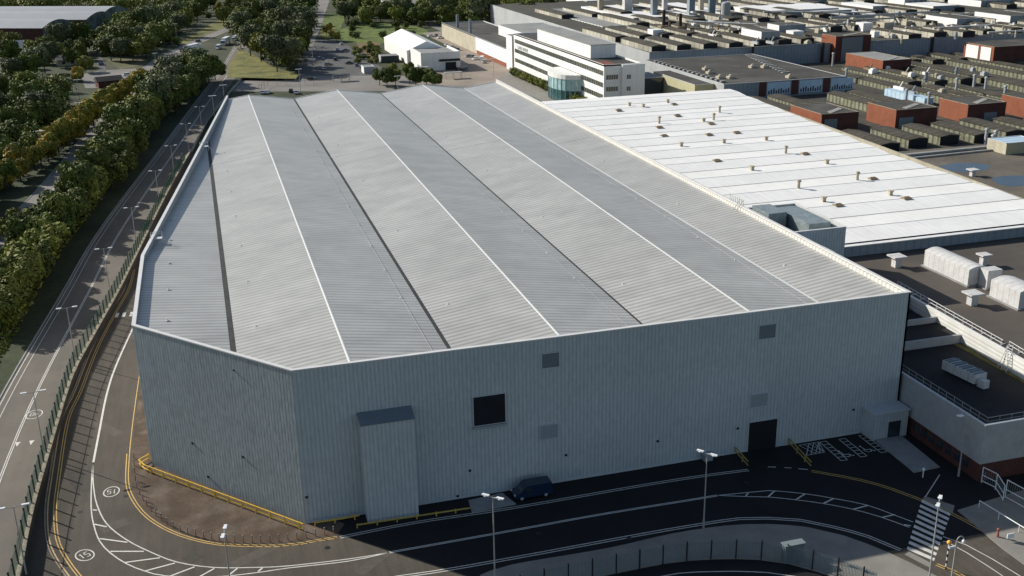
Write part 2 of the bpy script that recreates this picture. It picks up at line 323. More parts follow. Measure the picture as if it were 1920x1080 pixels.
# ------------------------------------------------------------------ road markings
def mark(name, pts, mt, wd=0.14, z=0.014, parent=None, off=0.0, sm=True, world=False):
    p = pts if world else PX(pts, 0 if z < 1 else LZ, 1.5, sm)
    mb = MB(); ribbon(mb, p, wd, z, off=off); return mb.build(name, mt, kind='structure')
wl, yl, ol = M['white_line'], M['yellow_line'], M['orange_line']
inner = PX(innerline[3:], 0, 1.5)
edge = ip
mark('yellow_line', edge, yl, 0.12, world=True); mark('yellow_line', [p for p in inner], yl, 0.12, off=-0.35, world=True)
outer = [(250, 505), (240, 542), (212, 592), (180, 655), (150, 732), (125, 790), (107, 900), (101, 950), (102, 993), (108, 1022), (123, 1050), (145, 1080), (180, 1120)]
op = PX(outer, 0, 1.5)
mark('yellow_line', op, yl, 0.12, world=True); mark('yellow_line', op, yl, 0.12, off=0.32, world=True)
mark('kerb_line', op, ol, 0.16, off=-0.7, world=True)
mb = MB(); ribbon(mb, op, 0.14, 0.0, 0.11, off=-1.0); mb.build('kerb', M['kerb'], kind='structure')
cl = [(262, 590), (247, 620), (217, 687), (200, 740), (186, 810), (175, 867)]
mark('centre_line', PX(cl, 0, 1.5), wl, 0.28, world=True)
gl = PX([(175, 867), (172, 897), (171, 952), (176, 985), (187, 1015), (207, 1037), (237, 1057), (272, 1071), (312, 1080), (400, 1082), (480, 1074), (542, 1065), (655, 1052), (730, 1036)], 0, 1.2)
hl = PX([(175, 867), (174, 890), (176, 917), (182, 947), (200, 982), (237, 1012), (282, 1035), (332, 1054), (400, 1064), (480, 1064), (542, 1061), (655, 1048), (730, 1036)], 0, 1.2)
mark('centre_line', gl, wl, 0.15, world=True); mark('centre_line', hl, wl, 0.15, world=True)
mb = MB()
for a, b in [((174, 956), (182, 957)), ((177, 983), (200, 988)), ((187, 1010), (239, 1017)), ((207, 1034), (270, 1034)), ((233, 1055), (300, 1046)), ((271, 1071), (328, 1056)), ((320, 1080), (365, 1063)), ((375, 1081), (402, 1066)), ((430, 1078), (445, 1066)), ((484, 1072), (492, 1065))]:
    ribbon(mb, [W(*a), W(*b)], 0.22, 0.02)
mb.build('hatching', wl, kind='structure')
cl2 = PX([(730, 1036), (960, 995), (1085, 972), (1185, 955), (1310, 935), (1345, 929)], 0, 2)
mark('centre_line', cl2, wl, 0.13, world=True, off=0.12); mark('centre_line', cl2, wl, 0.13, world=True, off=-0.12)
u2 = PX([(1345, 929), (1397, 924), (1440, 920), (1510, 926), (1565, 935), (1625, 947), (1675, 965), (1712, 979)], 0, 1.5)
l2 = PX([(1345, 929), (1397, 931), (1440, 932), (1490, 937), (1542, 944), (1595, 954), (1650, 969), (1705, 989)], 0, 1.5)
mark('centre_line', u2, wl, 0.13, world=True); mark('centre_line', l2, wl, 0.13, world=True)
mb = MB()
for a, b in [((1398, 931), (1403, 924)), ((1440, 932), (1452, 921)), ((1492, 937), (1510, 926)), ((1544, 944), (1563, 935)), ((1600, 955), (1627, 948)), ((1655, 970), (1678, 965)), ((1695, 984), (1708, 986))]:
    ribbon(mb, [W(*a), W(*b)], 0.2, 0.02)
mb.build('hatching', wl, kind='structure')
top_d = PX([(637, 1006), (667, 1000), (780, 978), (960, 951), (1185, 912), (1310, 892), (1402, 880)], 0, 2)
mark('edge_line', top_d, wl, 0.12, world=True); mark('edge_line', top_d, wl, 0.12, off=-0.4, world=True)
top_r = PX([(1522, 882), (1615, 899), (1677, 917), (1730, 937), (1782, 960), (1850, 997), (1920, 1046), (1960, 1080)], 0, 2)
mark('edge_line', top_r, yl, 0.12, world=True); mark('edge_line', top_r, yl, 0.12, off=-0.4, world=True)
bot_d = PX([(700, 1090), (745, 1080), (817, 1070), (960, 1045), (1085, 1022), (1210, 999), (1310, 982), (1385, 971), (1440, 970), (1502, 974), (1565, 987), (1630, 1005), (1690, 1030)], 0, 2)
mark('edge_line', bot_d, wl, 0.13, world=True); mark('edge_line', bot_d, wl, 0.13, off=-0.4, world=True)
bot_r = PX([(1757, 1057), (1790, 1070), (1830, 1092)], 0, 2)
mark('edge_line', bot_r, yl, 0.12, world=True); mark('edge_line', bot_r, yl, 0.12, off=-0.4, world=True)
mark('centre_line', PX([(1768, 1006), (1812, 1022), (1860, 1048), (1920, 1085)], 0, 2), wl, 0.13, world=True)
mark('centre_line', PX([(1775, 1016), (1812, 1036), (1850, 1060), (1880, 1080)], 0, 2), wl, 0.13, world=True)
mark('centre_line', [(1768, 1016), (1785, 1015)], wl, 0.15, z=0.02, sm=False)
mb = MB()
for a, b in [((1440, 875.5), (1455, 876)), ((1471, 877), (1484, 877.5)), ((1497, 879), (1515, 880.5))]: ribbon(mb, [W(*a), W(*b)], 0.14, 0.014)
mb.build('dashes', wl, kind='structure')
mark('edge_line', lowroad, wl, 0.14, z=0.016, off=-0.6, world=True)
mark('edge_line', [(1735, 932), (1762, 890)], wl, 0.12, sm=False)
# zebra crossing
zl0, zl1 = W(1729, 936), W(1699, 1034); zr0, zr1 = W(1783, 962), W(1750, 1056)
mb = MB(); n = 10
for i in range(n):
    t0 = (i+0.1)/n; t1 = (i+0.62)/n
    L_ = lambda p, q, t: (p[0]+(q[0]-p[0])*t, p[1]+(q[1]-p[1])*t)
    mb.sheet([L_(zl0, zl1, t0), L_(zr0, zr1, t0), L_(zr0, zr1, t1), L_(zl0, zl1, t1)], 0.018)
mb.build('zebra_crossing', wl, kind='structure')
for q in ([(1733, 930), (1790, 948), (1786, 962), (1729, 938)], [(1696, 1040), (1704, 1034), (1746, 1056), (1742, 1064)]):
    mb = MB(); mb.sheet(PX(q, 0, sm=False), 0.013); mb.build('tactile_paving', M['pave'], kind='structure')
# small zebra on the site road at the far left
mb = MB()
for a, b, c, d in [((218, 587), (224, 587), (221, 595), (215, 595)), ((231, 586), (237, 586), (234, 594), (228, 594)), ((245, 585), (251, 585), (248, 593), (242, 593)), ((258, 584), (264, 584), (261, 592), (255, 592))]:
    mb.sheet([W(*a), W(*b), W(*c), W(*d)], 0.02)
mb.build('zebra_crossing', wl, kind='structure')
# parking bays with wheelchair symbols
mb = MB()
for (a, b) in [(((1537, 829), (1577, 864))), (((1573, 824), (1614, 857))), (((1610, 817), (1652, 849)))]:
    p, q = W(*a), W(*b); d = (q[0]-p[0], q[1]-p[1]); l = math.hypot(*d); u = (d[0]/l, d[1]/l); nn = (-u[1], u[0]); wd = 0.95
    for s_ in (0, wd): ribbon(mb, [(p[0]+nn[0]*s_, p[1]+nn[1]*s_), (q[0]+nn[0]*s_, q[1]+nn[1]*s_)], 0.1, 0.014)
    for k in range(7):
        t = l*k/6; ribbon(mb, [(p[0]+u[0]*t, p[1]+u[1]*t), (p[0]+u[0]*t+nn[0]*wd, p[1]+u[1]*t+nn[1]*wd)], 0.1, 0.019)
mb.build('bay_markings', wl, kind='structure')
mb = MB()
x0, y0, x1, y1 = 67.0, -1.6, 70.5, 0.0
gx = [W(1498, 835), W(1535, 829), W(1546, 848), W(1512, 854)]
def gp(u, v):
    a = (gx[0][0]+(gx[1][0]-gx[0][0])*u, gx[0][1]+(gx[1][1]-gx[0][1])*u); b = (gx[3][0]+(gx[2][0]-gx[3][0])*u, gx[3][1]+(gx[2][1]-gx[3][1])*u)
    return (a[0]+(b[0]-a[0])*v, a[1]+(b[1]-a[1])*v)
for k in range(4):
    t = k/4
    ribbon(mb, [gp(t, 0), gp(min(1, t+0.5), 1)], 0.09, 0.014); ribbon(mb, [gp(min(1, t+0.5), 0), gp(t, 1)], 0.09, 0.018)
ribbon(mb, [gp(0, 0), gp(1, 0), gp(1, 1), gp(0, 1)], 0.09, 0.022)
mb.build('bay_markings', wl, kind='structure')
for cx, cy in ((1587, 853), (1627, 844)):
    c = W(cx, cy); mb = MB(); arc = [(c[0]+0.5*math.cos(a), c[1]+0.5*math.sin(a)) for a in [R(k) for k in range(120, 381, 20)]]
    ribbon(mb, arc, 0.1, 0.014); ribbon(mb, [(c[0]-0.35, c[1]+0.95), (c[0]-0.25, c[1]+0.15), (c[0]+0.35, c[1]+0.1), (c[0]+0.7, c[1]-0.45), (c[0]+0.95, c[1]-0.4)], 0.12, 0.019); mb.tube((c[0]-0.4, c[1]+1.2, 0.012), (c[0]-0.4, c[1]+1.2, 0.02), 0.16)
    mb.build('wheelchair_symbol', wl, kind='structure')
for i, (px, py, a, b, mt) in enumerate(((150, 900, 1.2, 3.5, 0), (215, 985, 1.6, 0.9, 1), (480, 1040, 3.0, 0.8, 1), (195, 800, 0.8, 4.0, 1), (360, 1045, 0.9, 0.9, 0), (700, 1055, 2.5, 0.7, 1), (160, 700, 1.0, 5.0, 1), (1850, 1030, 1.0, 2.6, 1))):
    c = W(px, py); MB().obox(c, (0.9, 0.3+0.1*i), a, b, 0.0, 0.004+0.0004*i).build('tarmac_patch', M['asphalt_patch%d' % mt], kind='structure')
for px, py in ((614, 1027), (236, 930), (1180, 1010), (150, 960), (1010, 1000), (1400, 905)):
    c = W(px, py); MB().tube((c[0], c[1], 0.004), (c[0], c[1], 0.016), 0.35, 14).build('manhole_cover', M['black'], kind='structure')
# speed roundels
SEG = {'0': [(0, 0, 1, 0), (1, 0, 1, 2), (1, 2, 0, 2), (0, 2, 0, 0)], '1': [(0.5, 0, 0.5, 2), (0.5, 2, 0.2, 1.6)], '5': [(1, 2, 0, 2), (0, 2, 0, 1), (0, 1, 1, 1), (1, 1, 1, 0), (1, 0, 0, 0)], '4': [(0, 2, 0, 1), (0, 1, 1, 1), (0.8, 2, 0.8, 0)]}
def roundel(px, py, z, txt, head, r=0.95, st=1.35):
    c = W(px, py, z); u = Vector((math.sin(head), math.cos(head))); rt = Vector((u.y, -u.x)); mb = MB()
    ring = [(c[0]+rt.x*r*math.cos(a)+u.x*r*st*math.sin(a), c[1]+rt.y*r*math.cos(a)+u.y*r*st*math.sin(a)) for a in [2*math.pi*k/24 for k in range(25)]]
    ribbon(mb, ring, 0.15, z+0.012)
    for i, ch in enumerate(txt):
        for j, (ax, ay, bx, by) in enumerate(SEG[ch]):
            def q(x, y): 
                X = (i-0.95)*0.62+x*0.42+0.03; Y = (y-1)*0.52; return (c[0]+rt.x*X+u.x*Y, c[1]+rt.y*X+u.y*Y)
            ribbon(mb, [q(ax, ay), q(bx, by)], 0.11, z+0.012+0.004*(j % 3+1))
    return mb.build('speed_roundel', wl, kind='structure')
roundel(159, 1041, 0, '15', -0.5); roundel(209, 922, 0, '15', math.pi+0.05); roundel(64, 777, LZ+0.01, '40', math.pi+0.15, 1.1)
# public road on the left
mr = [(-37.5, -60), (-37.2, 0)]+[W(57, 760, LZ), W(165, 550, LZ), W(233, 422, LZ), W(335, 273, LZ)]+[(-4, 320), (8, 410), (18, 500), (30, 608), (48, 720), (90, 950), (160, 1300)]
mr = smooth(mr, 8)
mb = MB(); A = offs(mr, 4.9); B = offs(mr, -4.3)
wp = [p for p in wallpath if -40 <= p[1] < 225]
mb.sheet(A+[p for p in B if p[1] > 230][::-1]+offs(wp, 0.35)[::-1], LZ+0.006); mb.build('public_road', M['asphalt_old'], kind='structure')
mark('centre_line', mr, wl, 0.12, z=LZ+0.012, off=0.13, world=True); mark('centre_line', mr, wl, 0.12, z=LZ+0.012, off=-0.13, world=True)
mark('edge_line', mr, wl, 0.12, z=LZ+0.012, off=4.5, world=True); mark('edge_line', mr, wl, 0.10, z=LZ+0.012, off=3.6, world=True)
mb = MB(); ribbon(mb, mr, 0.25, LZ, LZ+0.1, off=5.05); mb.build('kerb', M['concrete'], kind='structure')
for px, py in ((33, 832), (59, 829)):
    c = W(px, py, LZ); mb = MB(); mb.sheet([(c[0]-0.35, c[1]+0.5), (c[0]+0.35, c[1]+0.5), (c[0], c[1]-0.9)], LZ+0.014); mb.build('give_way_triangle', wl, kind='structure')
# second carriageway beyond the tree belt
sr = smooth([(-66, -20), (-58, 80), (-51.5, 148), (-48, 179), (-45, 215), (-40.5, 277), (-34, 340), (-26, 447), (-8, 530), (14, 608), (44, 700), (90, 860), (170, 1200)], 8)
mb = MB(); ribbon(mb, sr, 8.0, LZ+0.010); mb.build('second_carriageway', M['asphalt_far'], kind='structure')
mb = MB()
for (c, u) in along(sr, 8.0): mb.obox(c, u, 1.6, 0.06, LZ+0.011, LZ+0.016)
mb.build('lane_dashes', wl, kind='structure')
mb = MB(); ribbon(mb, sr, 0.25, LZ, LZ+0.1, off=4.15); ribbon(mb, sr, 0.25, LZ, LZ+0.1, off=-4.15); mb.build('kerb', M['concrete'], kind='structure')
# side street, car parks and grass patches far left and behind the shed
def patch(name, pts, m, z, sm=False): 
    mb = MB(); mb.sheet(PX(pts, 0 if z < 1 else LZ, 4, sm), z); return mb.build(name, m, kind='structure')
patch('side_street', [(160, 165), (150, 140), (190, 132), (262, 128), (300, 118), (300, 140), (250, 150), (205, 165)], M['asphalt_far'], LZ+0.014)
patch('side_street', [(180, 95), (188, 95), (200, 135), (185, 135)], M['asphalt_dark'], LZ+0.018)
patch('verge_grass', [(200, 112), (262, 106), (285, 118), (225, 130)], M['verge'], LZ+0.008)
patch('verge_grass', [(130, 205), (180, 172), (205, 190), (150, 225)], M['lawn'], LZ+0.008)
patch('verge_grass', [(230, 238), (300, 160), (335, 160), (300, 200), (250, 255), (180, 300), (170, 285)], M['yellow_grass'], LZ+0.004)
patch('verge_grass', [(335, 82), (400, 42), (440, 30), (425, 52), (345, 92)], M['yellow_grass'], LZ+0.004)
patch('verge_grass', [(425, 145), (430, 120), (450, 92), (480, 105), (510, 125), (560, 140), (555, 148)], M['yellow_grass'], LZ+0.018)
patch('meadow', [(632, 72), (640, 55), (690, 44), (760, 46), (800, 56), (790, 66), (740, 72), (700, 86), (660, 80)], M['lawn'], 0.006, True)
patch('verge_grass', [(600, 40), (612, 25), (650, 30), (640, 50), (632, 72), (605, 60)], M['lawn'], 0.006)
patch('verge_grass', [(592, 48), (630, 52), (632, 72), (605, 72)], M['yellow_grass'], 0.010)
patch('verge_grass', [(668, 82), (712, 78), (712, 105), (700, 118), (684, 100)], mat('brown scrub', (0.15, 0.10, 0.045), 0.95, (0.3, 0.3), (1.5, 0.3)), 0.010)
patch('cross_street', [(430, 152), (560, 142), (760, 142), (960, 150), (1000, 170), (430, 172)], M['asphalt_far'], 0.012)
patch('car_park', [(560, 142), (556, 110), (580, 72), (640, 78), (690, 110), (740, 142)], M['asphalt_dark'], 0.018)
patch('access_road', [(560, 100), (590, 40), (598, 0), (618, 0), (602, 50), (580, 100)], M['asphalt_far'], 0.022)
patch('works_yard', [(790, 62), (835, 58), (940, 100), (1000, 160), (760, 160), (840, 120), (850, 90)], mat('pinkish concrete yard', (0.27, 0.225, 0.18), 0.9, (0.08, 0.18), (1.5, 0.15)), 0.014)
patch('works_yard', [(955, 130), (1130, 200), (1060, 210), (930, 150)], M['pave'], 0.020)
mb = MB(); mb.sheet([(140, 45), (700, 45), (900, 2500), (140, 2500)], -0.006); mb.build('works_ground', M['asphalt_far'], kind='structure')

# ------------------------------------------------------------------ the big grey shed
H = 20.0
LYF = 207.5
xn = [-18.2, -6.1, 6.8, 19.7, 32.6, 45.5, 58.5, 71.4, 81.9]
zn = [19.2, 18.0, 19.88, 18.0, 19.88, 18.0, 19.88, 18.0, 19.5]
def ynear(x): return 0.15 if x >= 0 else 0.15-x*21.2/18.2
def yfar(x): return LYF if x >= 0.6 else 52.4+(x+18.05)/18.65*155.6
shed = thing('warehouse', 'huge grey ribbed shed with a seven strip ridged roof filling the middle', 'warehouse', (0, 0, 0))
foot = [(0.6, LYF+0.3), (-18.05, 52.4), (-18.2, 21.2), (0, 0), (82, 0), (82, LYF+0.3)]
def wallseg(name, path, m, z0=-0.02, z1=H-0.02, th=0.3, off=None):
    mb = MB(); ribbon(mb, path, th, z0, z1, off=th/2 if off is None else off); return mb.build(name, m, shed)
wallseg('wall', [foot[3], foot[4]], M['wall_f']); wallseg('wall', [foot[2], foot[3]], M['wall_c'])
wallseg('wall', [foot[0], foot[1], foot[2]], M['wall_s'])
wallseg('wall', [foot[4], foot[5]], M['wall_s'])
# far gable follows the roof line
xs = [0.6]+[x for x in xn[2:]]
mb = MB()
for a, b in zip(xs, xs[1:]):
    za = 18.0+(a+6.1)/12.9*1.88 if a == 0.6 else zn[xn.index(a)]; zb = zn[xn.index(b)]
    mb.add([(a, LYF, 0), (b, LYF, 0), (b, LYF, zb+0.15), (a, LYF, za+0.15), (a, LYF+0.3, 0), (b, LYF+0.3, 0), (b, LYF+0.3, zb+0.15), (a, LYF+0.3, za+0.15)], [(0, 1, 2, 3), (5, 4, 7, 6), (3, 2, 6, 7)])
mb.build('gable_wall', M['coping'], shed)
br = sorted(set(xn+[0.0, 0.6, -18.05]))
for i in range(len(xn)-1):
    mb = MB(); seg = [x for x in br if xn[i] <= x <= xn[i+1]]
    for a, b in zip(seg, seg[1:]):
        f = lambda x: zn[i]+(zn[i+1]-zn[i])*(x-xn[i])/(xn[i+1]-xn[i])
        ya, yb = yfar(a), yfar(b)
        if a <= -18.05: ya = min(52.4, ya); ya = 50 if a < -18.1 else ya
        mb.add([(a, ynear(a), f(a)), (b, ynear(b), f(b)), (b, yb, f(b)), (a, ya, f(a))], [(0, 1, 2, 3)])
    mb.build('roof_slope', M['roof'], shed)
for i in range(1, 8):
    x = xn[i]; mb = MB()
    if i % 2 == 0: mb.add([(x-0.20, ynear(x), zn[i]-0.01), (x, ynear(x), zn[i]+0.06), (x+0.20, ynear(x), zn[i]-0.01), (x-0.20, yfar(x), zn[i]-0.01), (x, yfar(x), zn[i]+0.06), (x+0.20, yfar(x), zn[i]-0.01)], [(0, 1, 4, 3), (1, 2, 5, 4)]); mb.build('ridge_cap', M['ridge'], shed)
    else:
        wdt = 0.36 if i == 1 else 0.24 if i == 3 else 0.13
        mb.box(x-wdt, ynear(x), zn[i]-0.1, x+wdt, yfar(x)-0.2, zn[i]+0.06); g = mb.build('gutter', M['valley'] if i in (1, 3, 5) else M['ridge'], shed)
mb = MB(); ribbon(mb, [foot[0]]+foot[1:5]+[foot[5]], 0.52, H-0.02, H+0.14, off=0.2); mb.build('coping', M['coping'], shed)
# ribbed upstand inside the right hand parapet
mb = MB(); mb.box(81.25, 0.6, 18.9, 81.68, LYF-1, 19.93); mb.build('upstand', mat('ribbed pale upstand', (0.66, 0.64, 0.59), 0.5, (0.5, 0.05), stripes=(Y3, 0.9, 0.3, 0.4, 0.3)), shed)
# lateral lightning tape across the roof and along slopes
mb = MB()
for i in range(1, 8):
    f = 0.05; mb.add([(xn[i], 124-0.08*xn[i], zn[i]+f), (xn[i+1], 124-0.08*xn[i+1], zn[i+1]+f), (xn[i+1], 124.25-0.08*xn[i+1], zn[i+1]+f), (xn[i], 124.25-0.08*xn[i], zn[i]+f)], [(0, 1, 2, 3)])
mb.build('roof_joint_strip', M['ridge'], shed)
for i in (2, 4, 6):
    xx = xn[i+1]-2.4; zz = zn[i]+(zn[i+1]-zn[i])*(xx-xn[i])/(xn[i+1]-xn[i])+0.16
    MB().tube((xx, 3, zz), (xx, LYF-3, zz), 0.016, 5).build('lifeline_cable', M['steel'], shed)
# roof fixings: small anchor posts in rows near the gutters
anchor = MB(); anchor.tube((0, 0, 0), (0, 0, 0.22), 0.10, 8, 0.08); anchor.box(-0.2, -0.2, -0.03, 0.2, 0.2, 0.03)
a0 = None
for i in range(0, 8):
    xx = xn[i]+(xn[i+1]-xn[i])*(0.72 if i % 2 else 0.22) if i % 2 == 0 else xn[i]+3.2
    zz = zn[i]+(zn[i+1]-zn[i])*(xx-xn[i])/(xn[i+1]-xn[i])
    if i == 0: xx, zz = -14, 18.85
    if i % 2 == 0 and i: xx = xn[i+1]-2.4; zz = zn[i]+(zn[i+1]-zn[i])*(xx-xn[i])/(xn[i+1]-xn[i])
    for y in ([25+13*k for k in range(14)] if i % 2 == 0 else [20+19*k for k in range(10)]):
        if y > yfar(xx)-3 or (i in (3, 5, 7) and y % 2): continue
        if y < ynear(xx)+1: continue
        if a0 is None: a0 = anchor.build('roof_anchor', M['ridge'], shed); a0.location = (xx, y, zz)
        else: c = a0.copy(); COL.objects.link(c); c.parent = shed; c.location = (xx, y, zz)
# projecting bay on the front wall
mb = MB(); mb.box(7.2, -2.3, 0.0, 13.4, 0.0, 13.0); pb = mb.build('projecting_bay', M['wall_f'], shed)
mb = MB(); mb.add([(7.05, -2.42, 13.0), (13.55, -2.42, 13.0), (13.55, -0.01, 13.5), (7.05, -0.01, 13.5), (7.05, -2.42, 13.12), (13.55, -2.42, 13.12), (13.55, -0.01, 13.7), (7.05, -0.01, 13.7)], [(0, 1, 5, 4), (1, 2, 6, 5), (3, 0, 4, 7), (4, 5, 6, 7), (1, 0, 3, 2)]); mb.build('bay_roof', M['panel_grey'], pb)
def opening(nm, x0, z0, x1, z1, m, slats=0):
    mb = MB(); mb.box(x0, -0.10, z0, x1, -0.004, z1); o = mb.build(nm, m, shed)
    mb = MB(); t = 0.10
    for bx in ((x0-t, z0-t, x0, z1+t), (x1, z0-t, x1+t, z1+t), (x0, z1, x1, z1+t), (x0, z0-t, x1, z0)): mb.box(bx[0], -0.15, bx[1], bx[2], -0.003, bx[3])
    mb.build('frame', M['trim'], o)
    if slats:
        mb = MB()
        for k in range(slats): z = z0+(z1-z0)*(k+0.5)/slats; mb.add([(x0, -0.11, z), (x1, -0.11, z), (x1, -0.22, z-0.12), (x0, -0.22, z-0.12)], [(0, 1, 2, 3)])
        mb.build('slats', M['dark'], o)
    return o
opening('louvre', 21.2, 9.75, 25.2, 13.6, M['dark'], 12)
mb = MB(); mb.box(21.1, -0.3, 9.3, 25.3, -0.003, 9.6); mb.build('sill', M['panel_pale'], shed)
opening('wall_panel', 30.0, 16.2, 32.2, 18.1, M['panel_grey']); opening('wall_panel', 59.5, 16.2, 61.9, 18.1, M['panel_grey'])
opening('wall_panel', 29.7, 6.5, 32.0, 8.4, M['panel_pale']); opening('wall_panel', 58.9, 6.5, 61.4, 8.35, M['panel_pale'])
opening('roller_door', 58.9, 0.0, 63.1, 4.3, M['dark'])
mb = MB(); mb.box(76.4, -2.6, 0, 81.8, -0.002, 3.9); pch = mb.build('entrance_porch', M['wall_f'], shed)
mb = MB(); mb.box(76.2, -2.8, 3.9, 81.95, -0.003, 4.1); mb.build('porch_roof', M['trim'], pch)
mb = MB(); mb.box(78.8, -2.66, 0.02, 80.7, -2.603, 2.5); mb.build('door', M['glass'], pch)
mb = MB(); mb.box(0.05, -0.09, 0.02, 58.8, -0.03, 0.35); mb.box(63.3, -0.09, 0.02, 76.2, -0.03, 0.35); mb.build('plinth_flashing', M['trim'], shed)
def wall_light(x, y, z, n=(0, -1)):
    mb = MB(); mb.obox((x+n[0]*0.055, y+n[1]*0.055), (-n[1], n[0]), 0.15, 0.05, z-0.14, z+0.14); return mb.build('wall_light', M['black'], shed)
def Yp(px, py):
    d = FW + RT2*((px-960)/FPX) - UP2*((py-540)/FPX); t = (0-CAM.y)/d.y; p = CAM+d*t; return p.x, p.z
for px, py in ((575, 932), (881, 882), (1061, 853), (1233, 827), (1383, 803), (858, 930), (1600, 768)):
    x, z = Yp(px, py); wall_light(x, 0, z)
for t, z in ((0.35, 6.3), (0.68, 5.7), (0.60, 1.5)):
    wall_light(-18.2*t, 21.2*t, z, (-0.759, -0.651))
# brackets and steps at the left parapet
for y, x in ((62, -16.3), (136, -7.4)):
    mb = MB(); mb.box(x-0.6, y, 19.75, x+1.2, y+1.1, 19.83)
    for yy in (y, y+1.1):
        mb.tube((x+1.2, yy, 18.8), (x+1.2, yy, 20.7), 0.05, 6); mb.tube((x-0.6, yy, 20.0), (x-0.6, yy, 20.7), 0.05, 6); mb.tube((x-0.6, yy, 20.7), (x+1.2, yy, 20.7), 0.05, 6); mb.tube((x+1.9, yy, 18.8), (x+1.2, yy, 19.8), 0.05, 6)
    mb.build('access_step', M['coping'], shed)

# ------------------------------------------------------------------ plant tower on the right side of the shed
pt = thing('plant_tower', 'grey ribbed plant enclosure standing against the shed beside the white roof', 'plant enclosure', (87, 36, 9.6))
mb = MB(); ribbon(mb, [(82.05, 31), (92, 31), (92, 47), (82.05, 47)], 0.25, 8.0, 19.7, off=0.125); mb.build('screen_wall', M['wall_f'], pt)
mb = MB(); mb.box(82.05, 31.3, 17.0, 91.7, 46.7, 17.3); mb.build('platform', M['grey_roof'], pt)
mb = MB(); ribbon(mb, [(82.1, 31), (92, 31), (92, 47), (82.1, 47)], 0.4, 19.7, 19.82, off=0.125); mb.build('coping', M['coping'], pt)
mb = MB(); mb.box(82.05, 25, 8.0, 86.2, 30.95, 17.8); lb = mb.build('lower_bay', M['wall_f'], pt)
mb = MB(); mb.add([(82.05, 24.9, 18.4), (86.3, 24.9, 17.85), (86.3, 30.9, 17.85), (82.05, 30.9, 18.4)], [(0, 1, 2, 3)]); mb.build('bay_roof', M['coping'], lb)
def unit(name, label, x0, y0, z0, x1, y1, z1, m, top=None, duct=True, grp=None, curve=False):
    t = thing(name, label, 'air handling unit', ((x0+x1)/2, (y0+y1)/2, z0), grp)
    mb = MB()
    if curve:
        n = 8; pr = [(x0+(x1-x0)*k/n, z1-0.0+(z1-z0)*0.16*math.sin(math.pi*k/n)) for k in range(n+1)]
        vs = [(x0, y0, z0)]+[(a, y0, b) for a, b in pr]+[(x1, y0, z0)]+[(x0, y1, z0)]+[(a, y1, b) for a, b in pr]+[(x1, y1, z0)]; q = n+3
        mb.add(vs, [tuple(range(q-1, -1, -1)), tuple(range(q, 2*q))]+[(i, i+1, q+i+1, q+i) for i in range(q-1)])
    else: mb.box(x0, y0, z0+0.25, x1, y1, z1)
    mb.build('casing', m, t)
    mb = MB(); mb.box(x0-0.3, y0-0.3, z0, x1+0.3, y1+0.3, z0+0.22); mb.build('base_frame', M['concrete'], t)
    return t
unit('air_handling_unit', 'dark galvanised air handling unit inside the plant enclosure, rear one', 83.0, 40.2, 17.3, 86.4, 46, 20.4, M['ahu_grey'], grp='plant units')
unit('air_handling_unit', 'dark galvanised chiller with slatted top inside the plant enclosure, nearest the white roof', 87.0, 34, 17.3, 91.0, 45, 19.9, M['ahu_grey'], grp='plant units')
mb = MB()
for k in range(8):
    y = 47.2+k*0.7
    mb.tube((81.9, y, 20.1), (81.9, y, 21.2), 0.04, 5)
mb.tube((81.9, 47, 21.2), (81.9, 52.3, 21.2), 0.04, 5); mb.tube((81.9, 47, 20.7), (81.9, 52.3, 20.7), 0.04, 5); mb.tube((80.4, 47, 19.0), (81.9, 47.4, 21.0), 0.05, 5); mb.tube((80.4, 48.2, 19.0), (81.9, 48.4, 21.0), 0.05, 5)
tag(mb.build('step_over_rail', M['steel']), 'spindly steel step over with handrails on the right hand parapet of the shed', 'handrail')

# ------------------------------------------------------------------ white ridged roof building
wr = thing('white_roof_building', 'low building under a wide white ridged sheet roof beside the grey shed', 'industrial building', (120, 120, 0))
def wx(y): return 152+max(0, (y-100))*0.1
ys = [45]+[v for k in range(11) for v in (52.5+15*k, 60+15*k)]; ys = [y for y in ys if y <= 211]
wz = lambda k: 11.95 if k % 2 == 0 else 12.25
for k, (a, b) in enumerate(zip(ys, ys[1:])):
    mb = MB(); mb.add([(82.3, a, wz(k)), (wx(a), a, wz(k)), (wx(b), b, wz(k+1)), (82.3, b, wz(k+1))], [(0, 1, 2, 3)]); mb.build('roof_slope', M['white_roof'], wr)
for k, y in enumerate(ys[1:-1], 1):
    mb = MB(); z = wz(k)
    if k % 2: mb.box(82.4, y-0.09, z-0.08, wx(y), y+0.07, z+0.04); mb.build('ridge_cap', M['trim'], wr)
    else: mb.box(82.4, y-0.13, z-0.2, wx(y), y+0.13, z+0.05); mb.build('gutter', M['concrete'], wr)
mb = MB(); mb.box(82.3, 44.0, 9.0, 152.3, 44.9, 11.6); mb.build('wall', M['grey_wall'], wr)
mb = MB(); mb.box(92.2, 43.7, 11.6, 152.6, 44.95, 11.75); mb.build('coping', M['white_wall'], wr)
mb = MB(); mb.box(92.2, 44.96, 11.3, 152.6, 45.9, 11.66); mb.build('gutter', M['roof_dark'], wr)
mb = MB(); mb.prism([(152.3, 44.5), (152.8, 44.5), (wx(211)+0.5, 211), (wx(211), 211)], 0, 11.5); mb.prism([(82.3, 211), (wx(211)+0.5, 211.1), (wx(211), 211.6), (82.3, 211.6)], 0, 11.6); mb.build('wall', M['cream_wall'], wr)
